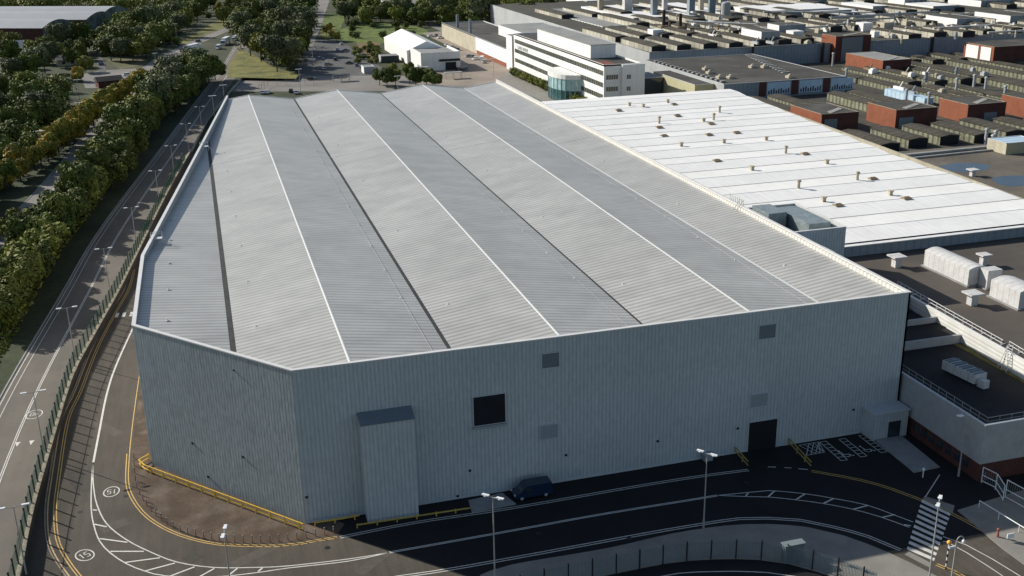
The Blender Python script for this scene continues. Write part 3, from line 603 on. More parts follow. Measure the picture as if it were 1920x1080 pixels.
def vent_box(px, py, z, kind, lab):
    x, y = W(px, py, z)
    t = thing('roof_vent', lab, 'roof vent', (x, y, z), 'vents on the white roof')
    mb = MB(); up = MB()
    if kind == 's': mb.box(x-0.36, y-0.36, z-0.5, x+0.36, y+0.36, z+0.95); up.box(x-0.5, y-0.5, z+0.95, x+0.5, y+0.5, z+1.15)
    elif kind == 'b': mb.box(x-0.8, y-0.6, z-0.6, x+0.8, y+0.6, z+0.45); up.add([(x-1.0, y-0.8, z+0.45), (x+1.0, y-0.8, z+0.45), (x+1.0, y+0.8, z+0.45), (x-1.0, y+0.8, z+0.45), (x-0.5, y, z+0.8), (x+0.5, y, z+0.8)], [(0, 1, 5, 4), (1, 2, 5), (2, 3, 4, 5), (3, 0, 4), (3, 2, 1, 0)])
    else: mb.tube((x, y, z-0.6), (x, y, z+1.7), 0.32, 10); up.tube((x, y, z+1.7), (x, y, z+2.1), 0.6, 10, 0.35)
    mb.build('shaft', M['vent'], t); up.build('cowl', M['rust'] if kind == 'b' else M['vent'], t)
vl = [((1180, 196), 's'), ((1206, 199), 's'), ((1252, 190), 's'), ((1264, 195), 'b'), ((1160, 206), 'b'), ((1270, 216), 'b'), ((1236, 229), 'p'), ((1236, 238), 'b'), ((1319, 226), 's'), ((1338, 223), 'p'), ((1333, 231), 'b'), ((1349, 209), 'p'), ((1245, 254), 'b'), ((1329, 252), 'b'), ((1381, 248), 'b'), ((1357, 266), 's'), ((1436, 261), 's'), ((1277, 272), 's'), ((1344, 301), 'b'), ((1410, 317), 's'), ((1473, 286), 'p'), ((1509, 288), 'b'), ((1550, 305), 's'), ((1607, 336), 'p'), ((1636, 335), 'b'), ((1497, 352), 'p'), ((1669, 364), 's'), ((1699, 372), 'b'), ((1544, 376), 's'), ((1571, 385), 'b')]
kn = dict(s='square cream vent stack', b='low rusty hooded vent', p='tall round cream flue')
for i, ((px, py), k) in enumerate(vl):
    pos = 'near the white office block' if px < 1300 and py < 245 else 'towards the brick towers' if py < 270 else 'near the grey plant enclosure' if px < 1600 and py > 340 else 'near the puddled roof' if px > 1590 else 'in the middle'
    vent_box(px, py+3, 12.0, k, '%s on the white ridged roof %s' % (kn[k], pos))

# ------------------------------------------------------------------ generic blocks
def block(name, label, cat, x0, y0, x1, y1, z0, z1, mf, ml, mr_, parapet=0.0, group=None, roofn='roof'):
    t = thing(name, label, cat, ((x0+x1)/2, (y0+y1)/2, z0), group)
    e = 0.25
    mb = MB(); mb.add([(x0, y0, z0), (x1, y0, z0), (x1, y0, z1), (x0, y0, z1), (x1, y1, z0), (x1, y1, z1)], [(0, 1, 2, 3), (1, 4, 5, 2)]); mb.build('wall', mf, t)
    mb = MB(); mb.add([(x0, y0, z0), (x0, y1, z0), (x0, y1, z1), (x0, y0, z1), (x1, y1, z0), (x1, y1, z1)], [(1, 0, 3, 2), (4, 1, 2, 5)]); mb.build('wall', ml, t)
    mb = MB(); mb.box(x0+0.01, y0+0.01, z1-0.4-parapet, x1-0.01, y1-0.01, z1-parapet+(0.0 if parapet else 0.0)); mb.build(roofn, mr_, t)
    mb = MB(); ribbon(mb, [(x0, y0), (x1, y0), (x1, y1), (x0, y1), (x0, y0)], e, z1-parapet if parapet else z1-0.01, z1+0.12, off=e/2); mb.build('coping', M['trim'] if ml is not M['brick'] else M['kerb'], t)
    return t
def win(t, name, x0, y0, x1, y1, z0, z1, m, proud=0.05):
    """thin glazed box on an axis-aligned wall"""
    mb = MB(); mb.box(min(x0, x1)-(proud if x0 == x1 else 0), min(y0, y1)-(proud if y0 == y1 else 0), z0, max(x0, x1)+(0.0 if x0 != x1 else -0.001), max(y0, y1)+(0.0 if y0 != y1 else -0.001), z1)
    return mb.build(name, m, t)

# low wing at the right with its black roof, and the brown roof behind
lw = thing('low_wing', 'low wing with pale cladding over dark brick and a black flat roof', 'building wing', (100, -5, 0))
mb = MB(); mb.prism([(82.6, -16.3), (150, -16.3), (150, 20.5), (82.6, 20.5)], 0, 2.6); mb.build('brick_base', M['brick_dark'], lw)
mb = MB(); ribbon(mb, [(82.35, 6.5), (82.35, -16.5), (150, -16.5)], 0.25, 2.6, 7.9, off=0.125); mb.build('cladding', M['mid_wall'], lw)
mb = MB(); mb.box(82.61, -16.2, 7.0, 110, 8.5, 7.3); mb.build('roof', M['roof_black'], lw)
mb = MB(); mb.box(96.8, -16.0, 7.31, 98.6, 8.2, 7.36); mb.build('moss_strip', M['moss'], lw)  # sunlit strip beyond the shed's shadow, painted as a lighter band
mb = MB(); mb.box(82.4, 8.5, 7.0, 98.7, 8.9, 8.6); mb.build('parapet', M['mid_wall'], lw)
mb = MB(); mb.box(82.4, 8.9, 8.0, 98.9, 15, 8.3); mb.build('roof', M['roof_black'], lw)
mb = MB(); mb.box(82.4, 14.6, 8.3, 99.0, 15.0, 9.2); mb.build('parapet', M['mid_wall'], lw)
mb = MB(); mb.box(82.4, 15.0, 7.6, 99.1, 22, 7.9); mb.build('roof', M['roof_black'], lw)
for k in range(7): MB().box(82.5, -4-1.7*k, 0.9, 82.598, -3-1.7*k, 2.0).build('window', M['glass'], lw)
mb = MB(); ribbon(mb, [(82.48, 6.5), (82.48, -16.37), (150, -16.37)], 0.35, 7.9, 8.02, off=0.1); mb.build('coping', M['trim'], lw)
mb = MB()
for k in range(15): mb.tube((83.6, -15.4+1.6*k, 7.3), (83.6, -15.4+1.6*k, 8.4), 0.035, 5)
for k in range(14): mb.tube((83.6+1.8*k, -15.4, 7.3), (83.6+1.8*k, -15.4, 8.4), 0.035, 5)
for z in (7.85, 8.4): mb.tube((83.6, 7, z), (83.6, -15.4, z), 0.035, 5); mb.tube((83.6, -15.4, z), (108, -15.4, z), 0.035, 5)
tag(mb.build('roof_railing', M['steel']), 'thin steel guard rail round the edge of the black flat roof', 'railing')
# corrugated wall + brown roof
bw = thing('brown_roof_building', 'flat brown felted roof building with white units and a white corrugated side wall', 'industrial building', (140, 0, 0))
wl_a, wl_b = (99.2, 22), (96.7, -30)
mb = MB(); ribbon(mb, [(99.3, 24), (97.8, -6), (97.1, -20), (96.2, -40)], 0.35, 7.0, 9.9, off=-0.17)
mb.build('corrugated_wall', mat('white corrugated wall', (0.66, 0.65, 0.61), 0.6, (0.3, 0.06), stripes=(Z3, 0.62, 0.22, 0.4, 0.3), streak=((1, 0.4, 0.3), 0.08)), bw)
mb = MB(); mb.sheet([(99.5, 43.9), (99.6, 24), (98.0, -6), (96.4, -40), (260, -40), (260, 43.9)], 9.7); mb.sheet([(82.3, 22.2), (99.6, 22.2), (99.5, 43.95), (82.3, 43.95)], 9.7); mb.build('roof', M['roof_brown'], bw)
mb = MB(); ribbon(mb, [(99.3, 24), (97.8, -6), (96.2, -40)], 0.5, 9.9, 10.0, off=-0.15); mb.build('coping', M['white_wall'], bw)
mb = MB(); mb.box(82.3, 22.0, 7.0, 99.4, 22.3, 9.75); mb.build('wall', M['mid_wall'], bw)
# twin rail along the brown roof edge, with access ladders
rp = PX([(1683, 527), (1760, 571), (1880, 638)], 10.6, 3, False)
for lab, P0 in (('pale twin guard rail running along the edge of the brown roof', [(1683, 527), (1881, 638)]), ('short second piece of pale guard rail at the right edge of the brown roof', [(1893, 640), (1960, 680)])):
    p, q = W(*P0[0], 10.7), W(*P0[1], 10.7); mb = MB()
    for z in (10.2, 10.7): mb.tube((*p, z), (*q, z), 0.05, 6)
    for (c, u) in along([p, q], 2.2): mb.tube((*c, 9.7), (*c, 10.7), 0.05, 6); mb.tube((*c, 9.75), (c[0]+1.3, c[1]+0.5, 9.75), 0.06, 5)
    tag(mb.build('guard_rail', M['ridge']), lab, 'railing')
lt = thing('ladder', 'cream steel cat ladder against the white corrugated wall', 'ladder', (97.9, -2.8, 7.3))
mb = MB(); lx, ly = 97.55, -1.6
for s_ in (0, 1.0): mb.tube((lx-0.5, ly-s_, 7.35), (lx+0.1, ly-s_, 11.0), 0.06, 6)
mb.tube((lx-0.3, ly+0.9, 7.35), (lx+0.1, ly+0.1, 10.8), 0.06, 6); mb.build('rails', M['ridge'], lt)
mb = MB()
for k in range(9): mb.tube((lx-0.45+0.06*k, ly, 7.6+0.38*k), (lx-0.45+0.06*k, ly-1.0, 7.6+0.38*k), 0.045, 5)
mb.build('rungs', M['ridge'], lt)
def box_px(z, a, b, c):
    """plan rectangle from the top corners near-left a, near-right b, far-left c of a roof at level z"""
    A, B, C_ = W(*a, z), W(*b, z), W(*c, z); return A[0], A[1], B[0], C_[1]
zt = 13.3
x0, y0, x1, y1 = box_px(12.9, (1818, 503), (1850, 499), (1757, 477))
unit('air_handling_unit', 'long white air handling unit with a curved top on the brown roof', x0, y0, 9.7, x0+3.6, y0+11.5, 12.6, M['ahu'], curve=True, grp='white roof units')
unit('air_handling_unit', 'tall white box unit butted to the end of the long curved unit', x0+1.9, y0-2.2, 9.7, x0+4.6, y0-0.2, 12.9, M['ahu'], grp='white roof units')
q = W(1905, 590, 9.7)
unit('air_handling_unit', 'white panelled unit cut by the right edge on the brown roof', q[0]+1.6, q[1]+1.5, 9.7, q[0]+6, q[1]+8, 12.6, M['ahu'], curve=True, grp='white roof units')
def cowl(px, py, lab, sc_=1.0):
    x, y = W(px, py, 9.7); t = thing('roof_cowl', lab, 'roof cowl', (x, y, 9.7), 'square mushroom cowls on the brown roof')
    mb = MB(); mb.box(x-0.6*sc_, y-0.6*sc_, 9.7, x+0.6*sc_, y+0.6*sc_, 11.5); mb.build('shaft', M['ahu'], t)
    mb = MB(); mb.box(x-1.25*sc_, y-1.2*sc_, 11.5, x+1.25*sc_, y+1.2*sc_, 11.75); mb.build('cap', M['ahu'], t)
cowl(1822, 571, 'white square capped cowl in front of the long white unit'); cowl(1680, 500, 'white square capped cowl beside the shadow of the plant enclosure')
cowl(1843, 497, 'slim white capped cowl just behind the long white unit', 0.8)
x, y = W(1806, 703, 7.3)
t = thing('condenser_unit', 'long silver louvred condenser on the black roof, in shade', 'air conditioner', (91, 2, 7.3))
A_, B_ = Vector((*W(1777, 685, 7.9), 0)), Vector((*W(1838, 714, 7.9), 0)); dd = (B_-A_).normalized(); nn = Vector((-dd.y, dd.x, 0)); ln = (B_-A_).length
mb = MB(); mb.obox(((A_+B_)/2)[:2], dd[:2], ln/2, 1.1, 7.6, 8.9); mb.build('casing', M['ahu'], t)
mb = MB()
for k in range(9): c = A_+dd*(ln*(k+0.5)/9); mb.obox(c[:2], nn[:2], 1.0, 0.1, 8.9, 9.0+0.12*(k % 2))
mb.build('louvres', M['panel_grey'], t)
mb = MB(); c = B_+dd*0.7-nn*0.2; mb.obox(c[:2], dd[:2], 0.6, 0.5, 7.3, 8.4); mb.build('duct', M['ahu'], t)

# ------------------------------------------------------------------ white office block
of = thing('office_block', 'long white four storey office block with ribbon windows', 'office building', (139, 300, 0))
X0, X1, Y0, Y1, OH = 132.0, 146.5, 246.0, 360.0, 17.0
mb = MB(); mb.add([(X0, Y0, 0), (X0, Y1, 0), (X0, Y1, OH), (X0, Y0, OH)], [(0, 3, 2, 1)]); mb.add([(X0, Y1, 0), (X1, Y1, 0), (X1, Y1, OH), (X0, Y1, OH), ], [(0, 3, 2, 1)]); mb.add([(X1, Y1, 0), (X1, Y0, 0), (X1, Y0, OH), (X1, Y1, OH)], [(0, 3, 2, 1)]); mb.add([(X0, Y0, 0), (X1, Y0, 0), (X1, Y0, OH), (X0, Y0, OH)], [(0, 1, 2, 3)]); mb.build('wall', M['white_wall'], of)
mb = MB(); mb.box(X0+0.01, Y0+0.01, OH-0.9, X1-0.01, Y1-0.01, OH-0.5); mb.build('roof', M['roof_dark'], of)
mb = MB(); mb.box(X0+1, Y0+3, OH-0.49, X0+6, Y0+14, OH-0.46); mb.build('red_roof_patch', mat('red roof felt', (0.20, 0.07, 0.05), 0.9, (0.5, 0.3)), of)
mb = MB(); ribbon(mb, [(X0, Y0), (X1, Y0), (X1, Y1), (X0, Y1), (X0, Y0)], 0.3, OH-0.5, OH+0.1, off=0.15); mb.build('coping', M['white_wall'], of)
dkw = mat('ribbon window glass', (0.045, 0.05, 0.035), 0.15, (0.4, 0.6), (1.2, 0.5), spec=0.6)
for k in range(4):
    zc = OH-3.0-k*4.2
    mb = MB(); mb.box(X0-0.06, Y0+0.8, zc-0.85, X0-0.001, Y1-1.5, zc+0.85); o = mb.build('window_ribbon', dkw, of)
    mb = MB()
    for (y) in [Y0+0.8+1.9*j for j in range(59)]: mb.box(X0-0.10, y-0.06, zc-0.85, X0-0.062, y+0.06, zc+0.85)
    mb.build('mullions', M['trim'], o)
mb = MB(); mb.box(X0+6.5, Y0-1.4, 0, X1+0.6, Y0+0.5, OH-0.05); mb.build('stair_bay', M['white_wall'], of)
for zc in (OH-4.4, OH-8.6, OH-12.8):
    for (a, b) in ((X0+0.9, X0+5.4),):
        mb = MB(); mb.box(a, Y0-0.06, zc-0.8, b, Y0-0.001, zc+0.8); o = mb.build('window', M['glass'], of)
        mb = MB()
        for j in range(1, 5): mb.box(a+(b-a)*j/5-0.06, Y0-0.12, zc-0.8, a+(b-a)*j/5+0.06, Y0-0.061, zc+0.8)
        mb.build('frame', M['trim'], o)
    mb = MB(); mb.box(X0+8.2, Y0-1.46, zc-0.75, X0+9.7, Y0-1.401, zc+0.75); o = mb.build('window', M['glass'], of)
    mb = MB(); mb.box(X0+8.9, Y0-1.52, zc-0.75, X0+9.0, Y0-1.461, zc+0.75); mb.build('frame', M['trim'], o)
mb = MB(); mb.box(X0+3.0, Y0+22, OH-0.45, X1-1.5, Y0+88, OH+4.4); ph = mb.build('penthouse', M['white_wall'], of)
mb = MB(); mb.box(X0+2.8, Y0+21.8, OH+4.4, X1-1.3, Y0+88.2, OH+4.6); mb.build('penthouse_roof', M['grey_roof'], ph)
# wall sign, letters facing the camera side
cu = bpy.data.curves.new('sign_letters', 'FONT'); cu.body = 'LAND ROVER'; cu.size = 2.2; cu.extrude = 0.06; cu.space_character = 1.25
so = bpy.data.objects.new('sign_letters', cu); COL.objects.link(so)
dg = bpy.context.evaluated_depsgraph_get(); me = bpy.data.meshes.new_from_object(so.evaluated_get(dg)); bpy.data.objects.remove(so)
me.materials.clear(); me.materials.append(mat('pale blue grey lettering', (0.50, 0.54, 0.56), 0.5))
so = bpy.data.objects.new('wall_sign', me); COL.objects.link(so); so.parent = of
so.matrix_local = Matrix.Translation(Vector((X0-0.12-139, Y1-6-300, OH-6.0))) @ Matrix(((0, 0, -1, 0), (-1, 0, 0, 0), (0, 1, 0, 0), (0, 0, 0, 1)))
# curved glazed entrance
gx0, gy0 = W(1060, 160, 7)
gx0, gy0 = X0-4.0, Y0+36
def arc(rx, ry, n=14): return [(X0-rx*math.sin(math.pi*k/n)**0.8 if 0 < k < n else X0, gy0+ry*math.cos(math.pi*k/n)) for k in range(n+1)]
def shell(pts, z0, z1): 
    mb = MB(); n = len(pts); mb.add([(p[0], p[1], z0) for p in pts]+[(p[0], p[1], z1) for p in pts], [(i, i+1, n+i+1, n+i) for i in range(n-1)]); return mb
pts = arc(8.0, 12.5)
shell(pts, 0, 4.4).build('entrance_glazing', M['teal_glass'], of); shell(pts, 4.4, 8.7).build('entrance_glazing', M['cyan_glass'], of)
mb = MB(); mb.prism(arc(8.2, 12.8)+[(X0, gy0-12.8)], 8.7, 10.4); mb.build('entrance_canopy', M['white_wall'], of)
mb = MB()
for p in pts[1:-1]: mb.tube((p[0]-0.06, p[1], 0), (p[0]-0.06, p[1], 8.7), 0.12, 5)
mb.build('glazing_bars', M['trim'], of)

# ------------------------------------------------------------------ works buildings
G = 'works sheds beyond the white roof'
hallz = 7.5
# long cream wall workshop left of the office
cw = block('workshop', 'long low workshop with a cream and pale wall left of the office block', 'industrial building', 132.6, 372, 158, 512, 0, 8.5, M['mid_wall'], M['cream_wall'], M['roof_dark'], 0.4)
mb = MB(); mb.box(132.45, 372.4, 0.02, 132.58, 430, 2.0); mb.build('brick_plinth', M['brick'], cw)
mb = MB(); mb.box(132.4, 372.4, 2.0, 132.57, 432, 8.3); mb.build('pale_cladding', M['white_wall'], cw)
block('annexe', 'grey windowless annexe wedged against the left end of the office block', 'annexe', 131.5, 361.5, 141, 371, 0, 15.5, M['mid_wall'], M['white_wall'], M['grey_roof'])
block('penthouse_block', 'white upper block with a flat canopy behind the workshop roof', 'building', 147, 392, 172, 440, 0, 13, M['mid_wall'], M['white_wall'], M['grey_roof'])
for i, (px, py) in enumerate(((858, 50), (882, 60))):
    x, y = W(px, py, 8.5); mb = MB(); mb.tube((x, y, 8), (x, y, 15), 0.8, 10); tag(mb.build('flue', M['grey_wall'], loc=(x, y, 8)), ('grey round flue at the far end of the workshop roof', 'grey round flue halfway along the workshop roof')[i], 'flue', 'flues on the workshop')
# white hall behind the office
x0, y0, x1, y1 = box_px(14, (1130, 50), (1213, 47), (1002, 18))
wh = block('white_hall', 'long white hall with a grey flat roof behind the office block', 'industrial building', x0, y0, x1, y1, 0, 14, M['grey_wall'], M['white_wall'], M['grey_roof'])
mb = MB()
for k in range(22): y = y0+4+(y1-y0)*k/23; mb.box(x0-0.25, y-0.3, 7, x0-0.005, y+0.3, 14)
mb.build('pilasters', M['cream_wall'], wh)
# F2 flat dark roof block in front
f2x0, f2y0, f2x1, f2y1 = 165.5, 219, 213, 288
f2 = block('flat_roof_block', 'dark flat roofed block with blue grey wall bays in the middle distance', 'industrial building', f2x0, f2y0, f2x1, f2y1, 0, 12, M['grey_wall'], M['mid_wall'], M['roof_dark'])
for k in range(3):
    xa = f2x0+13.5+k*12.5; MB().box(xa, f2y0-0.25, 7, xa+2.6, f2y0-0.01, 11.95).build('brick_pier', M['brick_dark'], f2)
    xa = f2x0+16.5+k*12.5; wb = MB().box(xa, f2y0-0.12, 7.4, xa+9, f2y0-0.01, 11.6).build('wall_panel', M['blue_pane'], f2)
    for j in range(9): MB().box(xa+0.5+j*0.95, f2y0-0.2, 7.7, xa+1.0+j*0.95, f2y0-0.13, 8.8+0.35*((j*7) % 3)).build('window', M['glass'], wb)
for k in range(16):
    y = f2y0+4+k*3.8; MB().box(f2x0+1, y, 12.13, f2x0+2.6, y+1.5, 12.6).build('skylight', M['grey_roof'], f2)
    if k < 14: MB().box(f2x1-16+k*0.9, y+12, 12.02, f2x1-13+k*0.9, y+13.4, 12.3).build('skylight', M['grey_roof'], f2)
for i, (px, py) in enumerate(((1324, 131), (1411, 127), (1434, 127), (1331, 138), (1350, 147), (1370, 147), (1481, 146))):
    x, y = W(px, py, 12.0); mb = MB(); mb.box(x-1.2, y-1.2, 11.9, x+1.2, y+1.2, 12.8); mb.tube((x, y, 12.8), (x, y, 13.4), 0.9, 8, 0.5)
    tag(mb.build('roof_fan', M['vent'], loc=(x, y, 12)), 'small pale roof fan on the dark flat roof block', 'roof fan', 'roof fans on the dark flat roof')
# yellow lean-to
block('ochre_annexe', 'ochre cream annexe at the corner of the dark flat roofed block', 'annexe', 158, 226, 165.2, 262, 0, 11.2, M['yellow_wall'], M['yellow_wall'], M['roof_dark'])
block('glass_link', 'dark glazed link between the office block and the ochre annexe', 'link building', 147.5, 252, 157.6, 266, 0, 10.5, M['glass'], M['mid_wall'], M['grey_roof'])

# F1: main works block with the long blue grey wall and roof lanterns
def lanterns(t, x0, x1, pitch, wd, segs, zr, h, mside, mtop, jit=0.0):
    """raised roof lanterns running away from the camera; each is its own part with a mossy top"""
    x = x0; k = 0
    while x < x1:
        for (a, b) in segs:
            if jit >= 2 and random.random() < 0.14: continue
            aa = a+random.uniform(-jit, jit); bb = b+random.uniform(-jit, jit)
            mb = MB(); hh_ = h; h = hh_*random.uniform(0.8, 1.15); mb.box(x, aa, zr-0.05, x+wd, bb, zr+h); o = mb.build('roof_lantern', mside, t)
            mb = MB(); mb.add([(x-0.3, aa-0.3, zr+h), (x+wd+0.3, aa-0.3, zr+h), (x+wd+0.3, bb+0.3, zr+h), (x-0.3, bb+0.3, zr+h), (x+wd/2, aa-0.3, zr+h+0.5), (x+wd/2, bb+0.3, zr+h+0.5)], [(0, 4, 5, 3), (4, 1, 2, 5), (0, 1, 4), (3, 5, 2)]); mb.build('lantern_top', mtop, o)
            mb = MB(); mb.box(x+0.2, aa-0.08, zr-0.05, x+wd-0.2, aa-0.002, zr+h-0.1); mb.build('end_panel', M['dark'], o); h = hh_
        x += pitch+random.uniform(-jit, jit)*0.1; k += 1
f1 = thing('assembly_works', 'vast works block with a long blue grey front wall and rows of cream roof lanterns', 'factory', (250, 300, 0))
F1X0, F1X1, F1Y, F1Z = 170, 420, 292, 14
mb = MB()
mb.add([(F1X0, F1Y+2, 0), (252, F1Y, 0), (252, F1Y, F1Z), (F1X0, F1Y+2, F1Z)], [(0, 1, 2, 3)]); mb.add([(270, F1Y-1, 0), (F1X1, F1Y-7, 0), (F1X1, F1Y-7, F1Z), (270, F1Y-1, F1Z)], [(0, 1, 2, 3)]); mb.build('wall', M['grey_wall'], f1)
mb = MB(); mb.sheet([(F1X0, F1Y+2), (252, F1Y), (270, F1Y-1), (F1X1, F1Y-7), (480, 560), (175, 560)], F1Z-0.3); mb.build('roof', M['moss_roof'], f1)
mb = MB(); mb.add([(F1X0, F1Y+2, 0), (175, 560, 0), (175, 560, F1Z), (F1X0, F1Y+2, F1Z)], [(1, 0, 3, 2)]); mb.build('wall', M['mid_wall'], f1)
mb = MB(); ribbon(mb, [(F1X0, F1Y+2), (252, F1Y)], 0.6, F1Z-0.02, F1Z+0.25, off=0.2); ribbon(mb, [(270, F1Y-1), (F1X1, F1Y-7)], 0.6, F1Z-0.02, F1Z+0.25, off=0.2); mb.build('coping', M['grey_roof'], f1)
for x in (214, 247, 300, 322): MB().box(x, 289.2 if x > 270 else 290.4, 6, x+1.2, 291, 14.6).build('downpipe', M['black'], f1)
lanterns(f1, 172, 256, 11.5, 6.5, [(297, 331), (338, 380)], F1Z-0.3, 2.3, M['lantern_cream'], M['lantern_top'], 1.0)
lanterns(f1, 276, 400, 13.0, 6.5, [(290, 318), (330, 372)], F1Z-0.3, 2.3, M['lantern_cream'], M['lantern_top'], 2.0)
lanterns(f1, 185, 440, 17.0, 7, [(388, 436), (448, 500)], F1Z-0.3, 2.3, M['lantern_cream'], M['lantern_top'], 4.0)

# F3: mossy sawtooth field
f3 = thing('machine_works', 'low mossy works roof with many dark lanterns around the red brick towers', 'factory', (240, 180, 0))
ZF = 6.5
mb = MB(); mb.sheet([(158, 119), (420, 114), (440, 286), (214, 290), (214, 219), (160, 219)], ZF); mb.build('roof', M['moss_roof'], f3)
mb = MB(); ribbon(mb, [(158, 119), (420, 114)], 0.4, 0, ZF+0.3, off=0.2); mb.build('wall', M['cream_wall'], f3)
lanterns(f3, 166, 330, 10.2, 6.2, [(130, 148.5)], ZF, 2.4, M['lantern_face'], M['lantern_top'], 1.4)
lanterns(f3, 167, 215, 10.2, 6.0, [(178, 208)], ZF, 2.3, M['lantern_face'], M['lantern_top'], 2.4)
lanterns(f3, 228, 345, 10.2, 5.6, [(176, 212), (216, 262)], ZF, 2.2, M['lantern_face'], M['lantern_top'], 3.5)
lanterns(f3, 264, 360, 10.2, 5.6, [(266, 283)], ZF, 2.0, M['lantern_face'], M['lantern_top'], 2.5)
MB().box(221.5, 186, ZF, 225.0, 208, 8.8).build('glazed_strip', M['blue_pane'], f3)
def TW(label, a, b, c, door, rm='roof_dark'):
    x0, y0, x1, y1 = box_px(12.0, a, b, c); return tower(label, x0, y0, x1, max(y1, y0+9), ZF, 12.0, door, rm)
def tower(label, x0, y0, x1, y1, z0, z1, door=None, roofm='roof_dark'):
    t = block('brick_tower', label, 'brick tower', x0, y0, x1, y1, z0, z1, M['brick_dark'], M['brick'], M[roofm], group='red brick roof towers')  # front and right walls in darker brick, shade put into the colour
    if door:
        mb = MB(); mb.box(x0+door[0], y0-0.12, z0+0.1, x0+door[1], y0-0.005, z0+door[2]); mb.build('shutter', M['panel_grey'], t)
    for k in range(6): MB().box(x0+(x1-x0)*(0.30+0.1*k), y0+1+k*0.9, z1+0.01, x0+(x1-x0)*(0.36+0.1*k), y0+3.2+k*0.9, z1+0.2).build('rooflight', M['grey_roof'], t)
    return t
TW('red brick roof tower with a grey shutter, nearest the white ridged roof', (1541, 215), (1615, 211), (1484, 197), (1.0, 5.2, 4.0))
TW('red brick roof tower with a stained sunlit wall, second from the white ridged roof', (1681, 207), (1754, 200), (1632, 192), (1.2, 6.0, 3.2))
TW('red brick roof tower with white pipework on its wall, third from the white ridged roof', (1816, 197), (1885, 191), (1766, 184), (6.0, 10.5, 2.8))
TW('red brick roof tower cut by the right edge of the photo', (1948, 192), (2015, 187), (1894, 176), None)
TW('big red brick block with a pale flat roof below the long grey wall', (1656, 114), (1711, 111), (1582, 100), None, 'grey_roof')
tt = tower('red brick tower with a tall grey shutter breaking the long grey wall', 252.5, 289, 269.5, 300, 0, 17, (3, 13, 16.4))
rb = block('brick_store', 'red brick store with white wall panels at the right edge', 'building', 300, 250, 330, 268, ZF, 14.5, M['brick_dark'], M['brick'], M['roof_dark'])  # faces away from the sun get the shade-darkened brick too
mb = MB(); mb.box(299.8, 251.5, 8.6, 299.99, 257.5, 14.0); mb.box(299.8, 259, 8.6, 299.99, 266.5, 14.0); mb.build('wall_panel', M['white_wall'], rb)

rgd = random.Random(21)
for i in range(16):
    px, py = rgd.uniform(1290, 1900), rgd.uniform(26, 70); x, y = W(px, py, 15); L_ = rgd.uniform(12, 45); z = rgd.uniform(14.8, 16.5)
    t = thing('roof_duct', 'pale metal duct lying between the lanterns of the far works roof', 'duct', (x, y, 13.7), 'ducts on the far works roof')
    mb = MB()
    if i % 3: mb.box(x, y, z, x+L_, y+0.9, z+0.8)
    else: mb.tube((x, y, z), (x, y+L_*0.8, z), 0.55, 8)
    mb.build('duct_run', M['ahu'] if i % 2 else M['mid_wall'], t)
    for q in (0.1, 0.5, 0.9): 
        c = (x+L_*q, y+0.45) if i % 3 else (x, y+L_*0.8*q); MB().tube((*c, 13.6), (*c, z), 0.14, 5).build('support', M['steel'], t)
for i in range(46):
    fld = i % 3 == 0
    px, py = (rgd.uniform(1620, 1910), rgd.uniform(120, 178)) if fld else (rgd.uniform(1240, 1915), rgd.uniform(24, 84))
    zb = 8.9 if fld else 13.7+rgd.choice((0, 2.3)); x, y = W(px, py, zb); s_ = rgd.uniform(0.5, 1.3); kk = rgd.random(); mb = MB()
    if kk < 0.4: mb.tube((x, y, zb-0.3), (x, y, zb+rgd.uniform(1.2, 3.5)), 0.35*s_+0.15, 8); mb.tube((x, y, zb+1.0), (x, y, zb+1.3), 0.5*s_+0.3, 8)
    elif kk < 0.75: mb.box(x-s_, y-s_, zb-0.3, x+s_, y+s_, zb+1.1*s_); mb.box(x-s_*0.6, y-s_*0.6, zb+1.1*s_, x+s_*0.6, y+s_*0.6, zb+1.5*s_)
    else: mb.box(x-0.3, y-2.5*s_, zb-0.3, x+0.5, y+2.5*s_, zb+0.7); mb.tube((x, y, zb), (x+1.5, y, zb+2.4), 0.25, 6)
    tag(mb.build('roof_fitting', rgd.choice([M['white_wall'], M['mid_wall'], M['rust'], M['cream_wall'], M['grey_wall']]), loc=(x, y, zb)), 'small roof fitting among the mossy lanterns near the brick towers' if fld else 'small roof fitting among the far cream lanterns', 'roof fitting', 'fittings on the mossy roofs' if fld else 'fittings on the far works roof')
# puddled flat roof right of the white roof
pr = thing('puddled_roof_building', 'flat gravelly roof with blue rain puddles right of the white roof', 'industrial building', (190, 80, 0))
mb = MB(); mb.sheet([(153, 44), (260, 44), (270, 117), (155, 118)], 9.2); mb.build('roof', mat('gravelly roof', (0.12, 0.105, 0.082), 0.95, (0.1, 0.25), (1.5, 0.2)), pr)
for lab, P_ in (('wide blue puddle', [(1760, 312), (1790, 306), (1830, 306), (1855, 310), (1850, 318), (1815, 323), (1780, 321)]), ('narrow', [(1858, 335), (1880, 330), (1925, 330), (1940, 342), (1900, 350), (1870, 345)])):
    mb = MB(); mb.sheet(PX(P_, 9.2, 1.0), 9.215); mb.build('puddle', M['water'], pr)
mb = MB(); p, q = W(1690, 292, 9.5), W(1885, 272, 9.5); ribbon(mb, [p, q], 1.4, 9.2, 9.8); ribbon(mb, [(p[0], p[1]-3.0), (q[0], q[1]-3.0)], 0.8, 9.2, 9.6)
tag(mb.build('pipe_walkway', M['grey_roof']), 'pale raised walkway crossing the puddled flat roof', 'walkway')
